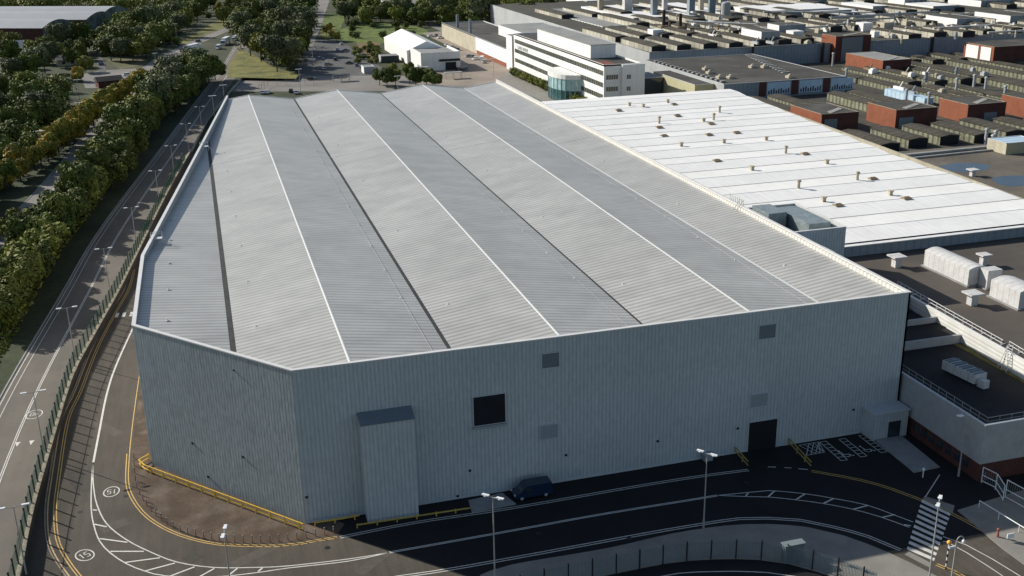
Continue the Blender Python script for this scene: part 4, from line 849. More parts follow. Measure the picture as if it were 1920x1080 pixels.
x, y = W(1823, 330, 9.2); t = thing('roof_cowl', 'white mushroom cowl standing between the two rain puddles', 'roof cowl', (x, y, 9.2)); mb = MB(); mb.box(x-0.5, y-0.5, 9.2, x+0.5, y+0.5, 10.6); mb.build('shaft', M['ahu'], t); mb = MB(); mb.box(x-1.1, y-1.1, 10.6, x+1.1, y+1.1, 10.85); mb.build('cap', M['ahu'], t)
x, y = W(1885, 290, 9.2); block('plant_room', 'cream plant room box with a blue roof on the puddled roof at the right edge', 'plant room', x, y, x+10, y+7, 9.2, 12, M['yellow_wall'], M['cream_wall'], M['blue_pane'])

# ------------------------------------------------------------------ far works at the top right
far_blocks = [
    # a near-left, b near-right, c far-left top corners, z, wall front, wall left, roof, label
    ((1455, 25), (1632, 20), (1400, 10), 16, 'grey_wall', 'white_wall', 'white_roof', 'long far shed with a blue grey front and a white flat roof'),
    ((1428, 60), (1462, 58), (1402, 52), 19, 'mid_wall', 'white_wall', 'roof_dark', 'pale cube block with a sloped side on the works roof'),
    ((1461, 48), (1520, 47), (1440, 44), 19, 'grey_wall', 'white_wall', 'roof_dark', 'blue grey square block beside the pale cube block'),
    ((1795, 36), (1838, 33), (1742, 28), 18, 'grey_wall', 'white_wall', 'roof_dark', 'white sided block with a dark roof and a walkway on the works roof'),
    ((1895, 30), (1960, 28), (1828, 22), 18, 'grey_wall', 'white_wall', 'roof_dark', 'white sided block at the right edge behind the works roof'),
    ((1697, -6), (1733, -8), (1680, -10), 20, 'grey_wall', 'white_wall', 'roof_dark', 'tall white and blue block at the top edge'),
    ((1637, 12), (1668, 11), (1630, 2), 17, 'mid_wall', 'white_wall', 'white_roof', 'small white block left of the tall white and blue block'),
    ((1188, 34), (1258, 31), (1090, 12), 15, 'grey_wall', 'white_wall', 'white_roof', 'wide white roofed shed carrying the square grey stacks'),
    ((1295, 30), (1400, 27), (1190, 8), 15, 'grey_wall', 'white_wall', 'white_roof', 'second wide white roofed shed further right under the grey stacks'),
    ((1750, 12), (1800, 10), (1735, 4), 17, 'grey_wall', 'white_wall', 'white_roof', 'low white fronted block right of the tall white and blue block'),
    ((1500, -4), (1640, -7), (1440, -10), 18, 'grey_wall', 'white_wall', 'white_roof', 'pale long roof along the top edge of the photo'),
    ((1100, 2), (1210, 0), (1060, -6), 14, 'mid_wall', 'white_wall', 'white_roof', 'bright white roofed unit at the top edge left of the stacks'),
    ((1840, 2), (1930, 0), (1790, -5), 17, 'grey_wall', 'white_wall', 'roof_dark', 'pale fronted block at the top right corner'),
]
for a, b, c, z, f_, l_, r_, lab in far_blocks:
    x0, y0, x1, y1 = box_px(z, a, b, c); y1 = min(max(y1, y0+8), y0+160)
    fb = block('works_building', lab, 'industrial building', x0, y0, x1, y1, 0, z, M[f_], M[l_], M[r_])
    for k in range(3): xx = x0+(x1-x0)*(0.2+0.28*k); MB().box(xx, y0-0.15, z-5, xx+(x1-x0)*0.07+0.5, y0-0.005, z-2.5).build('window', M['glass'], fb)
for i, (px, w_, c, lab) in enumerate(((1126, 9, 'cream_wall', 'square cream stack, leftmost of the row on the far white roofs'), (1176, 14, 'ahu', 'wide pale louvred stack second from the left on the far white roofs'), (1226, 10, 'grey_wall', 'blue grey square stack third from the left on the far white roofs'), (1295, 11, 'grey_wall', 'blue grey square stack in the middle of the row at the top edge'), (1314, 8, 'cream_wall', 'slim cream stack behind the blue grey stacks'), (1334, 10, 'grey_wall', 'blue grey square stack standing left of its near twin at the top edge'), (1356, 8, 'grey_wall', 'blue grey square stack, rightmost of the row at the top edge'), (1246, 8, 'ahu', 'pale lattice sided stack between two blue grey stacks'))):
    py = 27 if c == 'grey_wall' else 18
    x, y = W(px, py, 15.1); s_ = w_*0.5/ (2012/ (Vector((x, y, 15))-CAM).length)
    t = thing('stack', lab, 'stack', (x, y, 15), 'square stacks on the far white roofs')
    mb = MB(); mb.box(x-s_, y-s_, 15, x+s_, y+s_, 30); mb.build('shaft', M[c], t)
    mb = MB(); mb.box(x-s_*1.2, y-s_*1.2, 30, x+s_*1.2, y+s_*1.2, 30.8); mb.build('rim', M['trim'], t)
for px, top, base, lab in ((1244, 22, 58, 'rusty black chimney stack left of its twin above the roof lanterns'), (1275, 28, 60, 'rusty black chimney stack right of its twin above the roof lanterns')):
    x, y = W(px, base, 14); D = (Vector((x, y, 14))-CAM).length; hh = (base-top)/2012*D*1.05
    t = thing('chimney', lab, 'chimney', (x, y, 14), 'rusty chimneys'); mb = MB(); mb.tube((x, y, 13.7), (x, y, 13.7+hh), 0.85, 10, 0.75); mb.build('shaft', mat('soot brown steel', (0.05, 0.035, 0.03), 0.9, (1.0, 0.4)), t)
    mb = MB(); mb.box(x-2.2, y-2.2, 13.7, x+2.2, y+2.2, 16.5); mb.tube((x+3, y, 13.7), (x+3, y, 18), 0.5, 8); mb.build('base_box', M['rust'], t)
x, y = W(1360, 36, 14); t = thing('tank', 'pale grey round tank on legs above the works roof', 'tank', (x, y, 14)); mb = MB(); mb.tube((x, y, 16), (x, y, 22), 2.4, 14); mb.ball((x, y, 22), 2.4, 1.0, 14, 6); mb.build('vessel', M['mid_wall'], t); mb = MB(); [mb.tube((x+a, y+b, 13.7), (x+a, y+b, 16.2), 0.2, 6) for a in (-1.6, 1.6) for b in (-1.6, 1.6)]; mb.build('legs', M['steel'], t)
# pipe racks
for i, (a, b, z, lab) in enumerate((((1290, 40), (1420, 46), 18, 'pale pipe rack behind the rusty chimneys'), ((1560, 33), (1760, 22), 18, 'long pale pipe rack crossing the far works roof'), ((1440, 22), (1640, 24), 17, 'pipe rack in front of the long far shed'))):
    p, q = W(*a, z), W(*b, z); mb = MB()
    for k in range(3): mb.tube((p[0], p[1]+k*1.2, z), (q[0], q[1]+k*1.2, z), 0.35, 6)
    for (c, u) in along([p, q], 9): mb.tube((*c, 13.7), (*c, z+0.6), 0.25, 5)
    tag(mb.build('pipe_rack', M['mid_wall']), lab, 'pipe rack', 'pipe racks on the works')
# scattered rooftop plant: boxes, cabins, cowls across the works roofs
rp_ = [(1181, 78), (1210, 84), (1229, 67, 1), (1345, 70), (1395, 72), (1440, 68), (1490, 70, 1), (1505, 64), (1535, 62), (1551, 56), (1583, 50), (1620, 54, 1), (1640, 66), (1645, 58), (1659, 53, 1), (1672, 49), (1698, 60), (1710, 57), (1725, 63), (1748, 50), (1760, 62), (1784, 56), (1829, 54), (1848, 58), (1880, 60), (1420, 48), (1388, 60), (1600, 40), (1655, 35), (1700, 44), (1715, 40), (1740, 40), (1680, 36), (1860, 48), (1900, 52), (1575, 38), (1330, 56), (1302, 50), (1366, 54)]
pos_l = {0: 'white box unit standing among the cream roof lanterns', 1: 'large pale cabin standing among the cream roof lanterns'}
for it in rp_:
    px, py = it[:2]; big = len(it) > 2; x, y = W(px, py, 14.5); s_ = 2.6 if big else random.uniform(0.9, 1.7)
    mb = MB(); mb.box(x-s_, y-s_*1.2, 13.6, x+s_, y+s_*1.2, 15.2+(2.2 if big else random.uniform(0, 1.0))); 
    if not big: mb.tube((x, y, 15), (x, y, 16.8), 0.5, 8)
    tag(mb.build('rooftop_unit', M['white_wall'] if random.random() < 0.6 else M['cream_wall'], loc=(x, y, 13.7)), pos_l[1 if big else 0], 'rooftop unit', 'large cabins on the works' if big else 'box units on the works roof')
for i, (px, py, h_) in enumerate(((1587, 140, 3), (1793, 165, 4), (1826, 158, 4), (1885, 168, 2), (1742, 181, 2), (1849, 152, 2), (1700, 175, 2), (1562, 110, 3), (1862, 262, 2), (1867, 254, 2), (1850, 250, 2))):
    x, y = W(px, py, 9.5); mb = MB(); mb.tube((x, y, 6.5), (x, y, 8.5+h_), 0.45, 8); mb.tube((x, y, 8.5+h_), (x, y, 9.0+h_), 0.75, 8, 0.4)
    tag(mb.build('roof_flue', M['mid_wall'], loc=(x, y, 9)), 'short pale flue standing between mossy lanterns near the brick towers', 'flue', 'flues between the mossy lanterns')

# ------------------------------------------------------------------ white gabled hall behind the shed and neighbours
gh = thing('gabled_hall', 'white gable roofed hall with a flat fronted extension behind the shed', 'hall', (95, 430, 0))
a = W(710, 76, 7); b = W(762, 102, 7); c = W(842, 99, 7)
gx0, gx1, gy0, gy1 = 91, 110.5, 404, 468
mb = MB(); mb.box(gx0, gy0, 0, gx1, gy1, 6.5); mb.build('wall', M['white_wall'], gh)
rx = (gx0+gx1)/2
mb = MB(); mb.add([(gx0-0.4, gy0-0.2, 6.4), (rx, gy0-0.2, 10.6), (gx1+0.4, gy0-0.2, 6.4), (gx0-0.4, gy1, 6.4), (rx, gy1, 10.6), (gx1+0.4, gy1, 6.4)], [(0, 1, 4, 3), (1, 2, 5, 4), (0, 2, 1), (3, 4, 5)]); mb.build('roof', M['white_roof'], gh)
mb = MB(); mb.box(gx0+1.5, 378, 0, gx1+0.6, gy0-0.05, 7.2); ex = mb.build('front_extension', M['white_wall'], gh)
mb = MB(); mb.box(gx0+2, 378.5, 7.2, gx1, gy0-0.4, 7.3); mb.build('extension_roof', M['grey_roof'], ex)
mb = MB(); ribbon(mb, [(gx0+1.5, gy0-0.3), (gx0+1.5, 378), (gx1+0.6, 378), (gx1+0.6, gy0-0.3)], 0.4, 7.2, 8.3, off=0.2); mb.build('parapet', M['white_wall'], ex)
mb = MB(); mb.box(gx0+10, 377.5, 4.0, gx1+0.4, 377.9, 5.0); mb.box(gx0+13, 377.6, 0, gx0+18, 377.95, 3.5); mb.build('shop_front', M['dark'], ex)
for k in range(3): MB().box(gx0+1.38, 380+k*2.5, 0.9, gx0+1.49, 381+k*2.5, 2.3).build('window', M['glass'], ex)
q = W(735, 118, 0); block('portable_cabin', 'grey portable cabin with dark windows left of the gabled hall', 'cabin', q[0]-5, q[1]+2, q[0]+4, q[1]+9, 0, 3.2, M['glass'], M['mid_wall'], M['grey_roof'])
q = W(695, 138, 0); block('gatehouse', 'small flat roofed gatehouse beside the car park', 'gatehouse', q[0]-3, q[1], q[0]+2, q[1]+8, 0, 3.0, M['mid_wall'], M['white_wall'], M['grey_roof'])
for i, (px, py, w_) in enumerate(((640, 152, 34), (790, 137, 30), (850, 147, 34))):
    q = W(px, py, 0); t = thing('canopy', ('dark bicycle shelter beside the crossing behind the shed', 'pale flat canopy in front of the gabled hall', 'pale flat canopy on posts right of the clump of trees')[i], 'canopy', (q[0], q[1], 0))
    hw = w_/2/4.4; mb = MB(); mb.box(q[0]-hw, q[1]-1.8, 2.6, q[0]+hw, q[1]+1.8, 2.8); mb.build('roof', M['dark'] if i == 0 else M['grey_roof'], t)
    mb = MB(); [mb.tube((q[0]+a_*hw*0.9, q[1]+b_*1.5, 0), (q[0]+a_*hw*0.9, q[1]+b_*1.5, 2.6), 0.1, 6) for a_ in (-1, 0, 1) for b_ in (-1, 1)]; mb.build('posts', M['steel'], t)
# far white sawtooth marquees at the top
for k in range(5):
    x, y = W(712+16*k, 8, 6); t = thing('marquee', 'white tent roofed marquee in the row at the top edge above the dark trees', 'marquee', (x, y, 0), 'white marquees at the top edge')
    mb = MB(); mb.box(x-4.5, y-4, 0, x+4.5, y+34, 4); mb.build('wall', M['white_wall'], t); mb = MB(); mb.add([(x-4.7, y-4.2, 4), (x+4.7, y-4.2, 4), (x+4.7, y+34, 4), (x-4.7, y+34, 4), (x, y-4.2, 6.5), (x, y+34, 6.5)], [(0, 4, 5, 3), (4, 1, 2, 5), (0, 1, 4), (3, 5, 2)]); mb.build('roof', M['white_roof'], t)

# ------------------------------------------------------------------ barrel roofed buildings and houses at top left
u = Vector((0.894, -0.447, 0)); v = Vector((0.447, 0.894, 0))
for k, (px, py, lab) in enumerate(((79, 53, 'barrel roofed grey and brick hall, nearest of the three at the top left'), (161, 37, 'barrel roofed hall, middle one of the three at the top left'), (192, 26, 'barrel roofed hall, farthest of the three at the top left'))):
    P0 = Vector((*W(px, py, 9), 0)); t = thing('barrel_hall', lab, 'hall', tuple(P0), 'barrel roofed halls')
    Dp = 34.0; Ln = 150.0; n = 12
    mb = MB(); q = [P0, P0-u*Ln, P0-u*Ln+v*Dp, P0+v*Dp]; mb.prism([(p.x, p.y) for p in q], 0, 9); mb.build('wall', M['brick_dark'], t)
    prof = [(Dp*j/n, 9+3.6*math.sin(math.pi*j/n)) for j in range(n+1)]
    mb = MB(); A_ = [P0+v*a+Vector((0, 0, b)) for a, b in prof]; B_ = [p-u*Ln for p in A_]; mb.add([*A_, *B_], [(i, i+1, n+1+i+1, n+1+i) for i in range(n)]); mb.build('barrel_roof', M['metal_roof'], t)
    mb = MB(); e = u*0.15; mb.add([P0+e, *[p+e for p in A_], P0+v*Dp+e], [tuple(range(n+3))]); mb.build('gable_glazing', mat('blue grey gable glazing', (0.10, 0.13, 0.15), 0.3, (0.15, 0.6), (0.6, 0.4)), t)
def house(px, py, L_, D_, h_, rot, mw, mr_, lab, z=LZ):
    x, y = W(px, py, z); t = thing('house', lab, 'house', (x, y, z), 'small buildings at the far left'); ux, uy = math.cos(rot), math.sin(rot)
    P = lambda a, b: (x+ux*a-uy*b, y+uy*a+ux*b)
    mb = MB(); mb.prism([P(-L_/2, -D_/2), P(L_/2, -D_/2), P(L_/2, D_/2), P(-L_/2, D_/2)], z, z+h_); mb.build('wall', mw, t)
    mb = MB(); e = 0.5; mb.add([(*P(-L_/2-e, -D_/2-e), z+h_), (*P(L_/2+e, -D_/2-e), z+h_), (*P(L_/2+e, D_/2+e), z+h_), (*P(-L_/2-e, D_/2+e), z+h_), (*P(-L_/2-e, 0), z+h_+D_*0.28), (*P(L_/2+e, 0), z+h_+D_*0.28)], [(0, 1, 5, 4), (2, 3, 4, 5), (1, 2, 5), (3, 0, 4), (3, 2, 1, 0)]); mb.build('roof', mr_, t)
    for k in range(max(2, int(L_/4))):
        a = -L_/2+2+k*4; q1, q2 = P(a, -D_/2-0.05), P(a+1.4, -D_/2-0.05); MB().prism([q1, q2, P(a+1.4, -D_/2+0.02), P(a, -D_/2+0.02)], z+1.0, z+2.2).build('window', M['glass'], t)
    return t
house(42, 118, 20, 9, 3.5, 0.5, M['cream_wall'], M['metal_roof'], 'low house with a pale blue grey roof and cream gable at the far left')
house(8, 106, 22, 14, 4, 0.2, M['mid_wall'], M['metal_roof'], 'wide low house cut by the left edge')
house(126, 122, 9, 7, 3, 0.2, M['cream_wall'], M['grey_roof'], 'small pale roofed shed between the trees at the far left')
house(205, 162, 10, 6, 2.8, 0.3, M['brick_dark'], M['roof_dark'], 'small dark hut beside the side street junction')
house(214, 160, 7, 5, 2.6, 0.5, M['mid_wall'], M['white_roof'], 'white roofed bus shelter like hut beside the yellow trees')
mb = MB(); ribbon(mb, [W(196, 175, LZ), W(232, 172, LZ)], 0.4, LZ, LZ+2.4); tag(mb.build('garden_wall', M['brick_dark']), 'dark brick wall behind the row of yellow trees', 'wall')

# ------------------------------------------------------------------ trees
def make_tree(name, h, rad, lm, seed, trunk=0.18, cards=5200, squash=0.85, size=0.46):
    rg = random.Random(seed); t = thing(name, '', 'tree', (0, 0, -500))
    t['_o'] = (0.0, 0.0, 0.0)
    tm = MB(); tm.tube((0, 0, -0.3), (0, 0, h*0.5), 0.25, 7, 0.14); cz = h*(0.58)
    blobs = []
    for k in range(14):
        a = rg.uniform(0, 2*math.pi); rr = rad*0.62*math.sqrt(rg.random()); zz = cz+(rg.random()-0.42)*h*0.62*(1-0.35*rr/rad)
        blobs.append((rr*math.cos(a), rr*math.sin(a), zz, rad*rg.uniform(0.30, 0.52)))
        tm.tube((0, 0, h*rg.uniform(0.2, 0.45)), (rr*math.cos(a)*0.8, rr*math.sin(a)*0.8, zz), 0.09, 5, 0.03)
    blobs.append((0, 0, cz, rad*0.6)); tm.build('trunk', M['bark'], t)
    mb = MB()
    for _ in range(cards):
        bx, by, bz, br_ = rg.choice(blobs)
        d = Vector((rg.gauss(0, 1), rg.gauss(0, 1), rg.gauss(0, 1))).normalized(); r_ = br_*(0.55+0.5*rg.random()**0.6)
        c = Vector((bx, by, bz))+Vector((d.x*r_, d.y*r_, d.z*r_*squash))
        if c.z < h*0.12: continue
        nrm = (d+Vector((rg.gauss(0, .6), rg.gauss(0, .6), rg.gauss(0, .6)+0.3))).normalized(); uu = nrm.orthogonal().normalized(); vv = nrm.cross(uu)
        ang = rg.uniform(0, 6.28); uu, vv = uu*math.cos(ang)+vv*math.sin(ang), vv*math.cos(ang)-uu*math.sin(ang)
        s1 = size*rg.uniform(0.5, 1.25); s2 = size*rg.uniform(0.35, 0.9)
        mb.add([c-uu*s1, c-vv*s2+uu*s1*0.2, c+uu*s1, c+vv*s2-uu*s1*0.1], [(0, 1, 2, 3)])
    mb.build('crown', lm, t); return t
protos = {}
for key, args in dict(g1=('tree', 10.5, 4.8, M['leaf_green'], 1), g2=('tree', 9.5, 5.2, M['leaf_green'], 2), o1=('tree', 9, 4.6, M['leaf_olive'], 3), o2=('tree', 8.5, 5.0, M['leaf_olive'], 4), a1=('tree', 7.0, 3.6, M['leaf_autumn'], 5), a2=('tree', 7.5, 3.4, M['leaf_autumn'], 6), s1=('tree', 12, 6.2, M['leaf_grey'], 7)).items():
    protos[key] = make_tree(*args)
bush = make_tree('bush', 2.2, 1.7, M['leaf_olive'], 11, cards=900, size=0.24); bushd = make_tree('bush', 2.4, 1.9, M['leaf_green'], 12, cards=900, size=0.26)
for b_ in (bush, bushd): b_['category'] = 'bush'
placed = {}; ntree = [0]
def plant(kind, x, y, z, s, label, group):
    r = {'bu': bush, 'bd': bushd}.get(kind) or protos[kind]
    sv = (s*random.uniform(0.9, 1.12), s*random.uniform(0.9, 1.12), s*random.uniform(0.9, 1.12)); rz = random.uniform(0, 6.28)
    ntree[0] += 1
    if kind not in placed:
        placed[kind] = 1; r['label'] = label; r['group'] = group; r.location = (x, y, z); r.rotation_euler = (0, 0, rz); r.scale = sv; return r
    o = clone(r, (x, y, z), rz, label, sv, group); return o
def row(path, step, kinds, s, jit, label, group, z=LZ):
    for (c, uu) in along(path, step, random.uniform(0, 1)):
        plant(random.choice(kinds), c[0]+random.uniform(-jit, jit), c[1]+random.uniform(-jit, jit), z, s*random.uniform(0.82, 1.18), label, group)
belt = [(-47, 10), (-45, 60), (-43, 100), (-41, 130), (-37.5, 160), (-34, 196), (-30, 243), (-24, 292), (-16, 340), (-6, 385)]
def sub(p, a, b): return [q for q in smooth(p, 4) if a <= q[1] <= b]
row(sub(belt, 76, 165), 5.2, ['o1', 'o2', 'g1', 'g2'], 0.95, 1.0, 'bushy olive green tree in the near part of the belt beside the fenced road', 'near belt trees')
row(offs(sub(belt, 90, 165), 3.4), 9.0, ['g1', 'g2', 'o2'], 0.74, 0.8, 'darker tree on the far side of the near tree belt', 'near belt back row')
row(sub(belt, 165, 290), 5.8, ['o1', 'g2', 'o2', 'g1'], 1.12, 1.8, 'tall dark tree in the middle part of the roadside belt', 'middle belt trees')
row(offs(sub(belt, 180, 300), -3.5), 8.0, ['g1', 'g2'], 0.95, 1.0, 'dark tree on the road side of the middle belt', 'middle belt front row')
row(sub(belt, 290, 400), 6.5, ['g1', 'g2', 's1', 'o2'], 1.1, 2.4, 'large dark tree at the far end of the roadside belt', 'far belt trees')
row(offs(sub(belt, 290, 400), -6), 8, ['g1', 'g2'], 1.1, 1.8, 'large dark tree at the foot of the far belt beside the shed', 'far belt front row')
# the autumn row
row([(-59.0, 195), (-55.5, 211), (-50, 240), (-45, 278), (-38.5, 318), (-29.5, 372)], 6.0, ['a1', 'a2', 'a1', 'a2'], 1.0, 0.8, 'yellowing tree in the autumn row between the two roads', 'autumn row trees')
row([(-64, 130), (-62, 165), (-61, 195)], 7, ['o2', 'a2', 'g2'], 0.8, 1.0, 'small mixed tree left of the second carriageway', 'left verge trees')
row([(-55.5, 100), (-54, 140), (-53, 160)], 4.0, ['bd', 'bu'], 1.0, 0.6, 'low hedge bush along the left kerb of the second carriageway', 'kerbside hedge bushes')
row([(-75, 150), (-70, 190), (-72, 230), (-64, 260), (-60, 290)], 7, ['g1', 'g2', 'g2', 's1'], 1.05, 3, 'dark tree in the clump at the left edge', 'left clump trees')
row([(-86, 190), (-84, 230), (-80, 270), (-72, 310), (-62, 335)], 8, ['g1', 'g2', 'o2', 's1'], 1.1, 4, 'tree deep in the left hand clump', 'left clump back trees')
row([(-100, 230), (-96, 280), (-88, 330), (-78, 365)], 9, ['g1', 'o1', 'o2', 's1'], 1.05, 4, 'lighter green tree behind the left clump', 'left clump far trees')
pts_mid = [(30, 150), (60, 145), (85, 130), (100, 118), (20, 120), (75, 112), (110, 108), (140, 118), (150, 105), (90, 100), (60, 100), (158, 95), (5, 88), (28, 88), (100, 88), (118, 90), (150, 145), (160, 128), (135, 100), (68, 140)]
for px, py in pts_mid:
    x, y = W(px, py+8, LZ); plant(random.choice(['g1', 'g2', 'o1', 'o2', 's1', 'g2', 'a1']), x, y, LZ, random.uniform(0.9, 1.25), 'garden tree among the small houses at the far left', 'trees around the far left houses')
# wooded belt above the second carriageway
wood = [(160, 80), (185, 76), (200, 88), (215, 72), (232, 92), (240, 66), (255, 80), (262, 55), (275, 92), (280, 66), (290, 48), (300, 72), (312, 52), (322, 34), (330, 56), (340, 22), (350, 40), (358, 10), (372, 26), (385, 14), (400, 5), (300, 30), (318, 14), (280, 36), (262, 30), (238, 40), (340, 4), (208, 100), (225, 104), (250, 100)]
for px, py in wood:
    x, y = W(px, py+14, LZ)
    for k in range(1): plant(random.choice(['g1', 'g2', 'o1', 'o2', 's1']), x+random.uniform(-2, 2), y+random.uniform(-3, 3), LZ, random.uniform(1.0, 1.45), 'broad tree in the wood left of the far carriageway', 'wood left of the far carriageway')
for px, py in ((305, 78), (318, 82), (332, 84), (296, 88), (392, 36)):
    x, y = W(px, py, LZ); plant('bd', x, y, LZ, 1.8, 'rounded dark bush on the bank of the far carriageway', 'bank bushes')
# big trees between the far carriageway and the car park
bigs = [(470, 95), (490, 105), (515, 112), (535, 118), (555, 110), (480, 70), (505, 80), (530, 85), (555, 80), (568, 90), (470, 50), (495, 50), (520, 55), (545, 55), (570, 62), (460, 30), (485, 28), (510, 30), (540, 30), (565, 35), (450, 12), (480, 8), (510, 8), (545, 8), (575, 14), (435, 22), (425, 2), (455, 62), (545, 122), (520, 125)]
for px, py in bigs:
    x, y = W(px, py+10, LZ); plant(random.choice(['g1', 'g2', 's1', 's1', 'o1']), x, y, 0 if x > 45 else LZ, random.uniform(1.15, 1.5), 'large dark tree in the grove left of the car park', 'grove left of the car park')
for px, py in ((412, 20), (430, 34), (442, 26), (455, 40), (448, 46), (420, 44), (436, 14)):
    x, y = W(px, py+6, LZ); plant(random.choice(['a1', 'a2', 'o1']), x, y, LZ, 1.25, 'yellowing tree at the left edge of the car park grove', 'yellow trees by the far carriageway')
# dark hedge of trees across the top centre
for i in range(46):
    px = 640+i*9.2+random.uniform(-5, 5); py = 38+random.uniform(-12, 12)
    if 700 < px < 790 and py < 30: continue
    x, y = W(px, py, 0); plant(random.choice(['g1', 'g2', 'g2', 's1', 'o2']), x, y, 0, random.uniform(1.1, 1.6), 'dark tree in the wide tree line across the top behind the white hall', 'top tree line')
for px, py in ((712, 158), (726, 163), (742, 160), (768, 156), (780, 162), (800, 160), (812, 164), (735, 150)):
    x, y = W(px, py+2, 0); plant(random.choice(['g1', 'g2', 'o1']), x, y, 0, 0.78, 'dark round tree in the clump right behind the shed', 'clump behind the shed')
row([(129.5, 262), (129.5, 268)], 5, ['bu'], 1.5, 0.5, 'brown green bush beside the glazed entrance', 'office front bushes', 0)
row([(129, 298), (128.6, 352)], 2.6, ['bu', 'bd'], 1.25, 0.5, 'green shrub in the planting bed along the office front', 'office front shrubs', 0)
for px, py in ((612, 66), (622, 72), (632, 78), (618, 60)):
    x, y = W(px, py, 0); plant('a2', x, y, 0, 0.7, 'small yellow tree at the mouth of the car park', 'yellow trees by the car park', )
for i in range(26):
    x, y = W(random.uniform(640, 960), random.uniform(60, 76) if i < 8 else random.uniform(44, 54), 0); plant('bd', x, y, 0, 1.5, 'low scrub bush at the edge of the bright meadow', 'meadow edge scrub')
for i in range(30):
    x, y = W(random.uniform(664, 712), random.uniform(84, 122), 0); plant('bu' if i % 2 else 'bd', x, y, 0, random.uniform(0.7, 1.2), 'low scrub bush on the brown ground left of the gabled hall', 'scrub by the gabled hall')
# woodland canopy that reads as one mass: between and behind the single trees
def woodland(name, label, blobs, m, cards=260, size=0.75, seed=3):
    rg = random.Random(seed); mb = MB()
    for (x, y, z, r_) in blobs:
        for _ in range(cards):
            d = Vector((rg.gauss(0, 1), rg.gauss(0, 1), rg.gauss(0.25, 1))).normalized(); c = Vector((x, y, z))+d*r_*(0.6+0.45*rg.random())
            if c.z < 0.2: continue
            n_ = (d+Vector((rg.gauss(0, .6), rg.gauss(0, .6), rg.gauss(0.2, .6)))).normalized(); uu = n_.orthogonal().normalized(); vv = n_.cross(uu); s1 = size*rg.uniform(0.5, 1.3)
            mb.add([c-uu*s1, c-vv*s1*0.8, c+uu*s1, c+vv*s1*0.7], [(0, 1, 2, 3)])
    o = mb.build(name, m); o['kind'] = 'stuff'; return tag(o, label, 'woodland')
def scatter(poly, n_, z, r_, seed, zb=0.0):
    rg = random.Random(seed); out = []
    xs_ = [p[0] for p in poly]; ys_ = [p[1] for p in poly]
    while len(out) < n_:
        px, py = rg.uniform(min(xs_), max(xs_)), rg.uniform(min(ys_), max(ys_)); ins = False
        for (a, b), (c, d) in zip(poly, poly[1:]+poly[:1]):
            if (b > py) != (d > py) and px < (c-a)*(py-b)/(d-b)+a: ins = not ins
        if ins: x, y = W(px, py, 3); out.append((x, y, zb+z*rg.uniform(0.5, 1.2), r_*rg.uniform(0.7, 1.3)))
    return out
woodland('woodland', 'continuous wood filling the bank left of the far carriageway', scatter([(170, 92), (215, 62), (250, 40), (290, 14), (330, -4), (400, -6), (372, 28), (345, 50), (322, 70), (300, 88), (280, 96), (240, 100), (200, 108)], 150, 5.5, 5.5, 1, LZ), M['leaf_green'], 170)
woodland('woodland', 'dark undergrowth filling the grove left of the car park', scatter([(440, 60), (470, 0), (588, -2), (586, 40), (572, 90), (560, 122), (520, 128), (470, 92)], 80, 5, 6, 2, LZ), M['leaf_green'], 200)
woodland('woodland', 'dark tree mass along the top edge behind the single trees', scatter([(630, 30), (640, -4), (700, -6), (700, 14), (790, 16), (790, -6), (1010, -4), (1010, 30), (960, 44), (800, 40), (700, 30)], 190, 5, 6, 3), M['leaf_green'], 170)
woodland('woodland', 'distant wood and gardens beyond the barrel roofed halls', scatter([(-10, 14), (-10, -14), (300, -14), (270, 10), (215, 16), (100, 12), (60, 14)], 170, 5, 6.5, 4), M['leaf_olive'], 150, 1.0)
woodland('woodland', 'dark filling foliage between the trees of the roadside belt', [(x-1.5+random.uniform(-1.5, 1.5), y+random.uniform(-1, 1), LZ+2.8, 2.6) for (x, y), u_ in along(sub(belt, 76, 395), 3.2)], M['leaf_green'], 260, 0.42)
woodland('woodland', 'dark filling foliage in the clump at the left edge', scatter([(-5, 150), (60, 150), (120, 165), (130, 205), (90, 250), (40, 300), (-5, 330)], 70, 4.2, 4.6, 6, LZ), M['leaf_green'], 260, 0.5)
# grass tufts and ground cover on the verges
gm = MB(); rg = random.Random(9)
for _ in range(9000):
    t_ = rg.random(); 
    c0 = belt[0]; yv = rg.uniform(10, 260); xb = None
    for a, b in zip(belt, belt[1:]):
        if a[1] <= yv <= b[1]: xb = a[0]+(b[0]-a[0])*(yv-a[1])/(b[1]-a[1])
    if xb is None: continue
    x = xb+rg.uniform(-5.5, 2.2); s_ = rg.uniform(0.15, 0.4); z = LZ+s_*0.5; a_ = rg.uniform(0, 3.14)
    gm.add([(x-s_*math.cos(a_), yv-s_*math.sin(a_), LZ), (x+s_*math.cos(a_), yv+s_*math.sin(a_), LZ), (x+s_*math.cos(a_)*0.6, yv+s_*math.sin(a_)*0.6, LZ+s_), (x-s_*math.cos(a_)*0.7, yv-s_*math.sin(a_)*0.7, LZ+s_*0.9)], [(0, 1, 2, 3)])
go = gm.build('undergrowth', M['leaf_olive']); go['kind'] = 'stuff'; tag(go, 'rough undergrowth beneath the roadside tree belt', 'undergrowth')

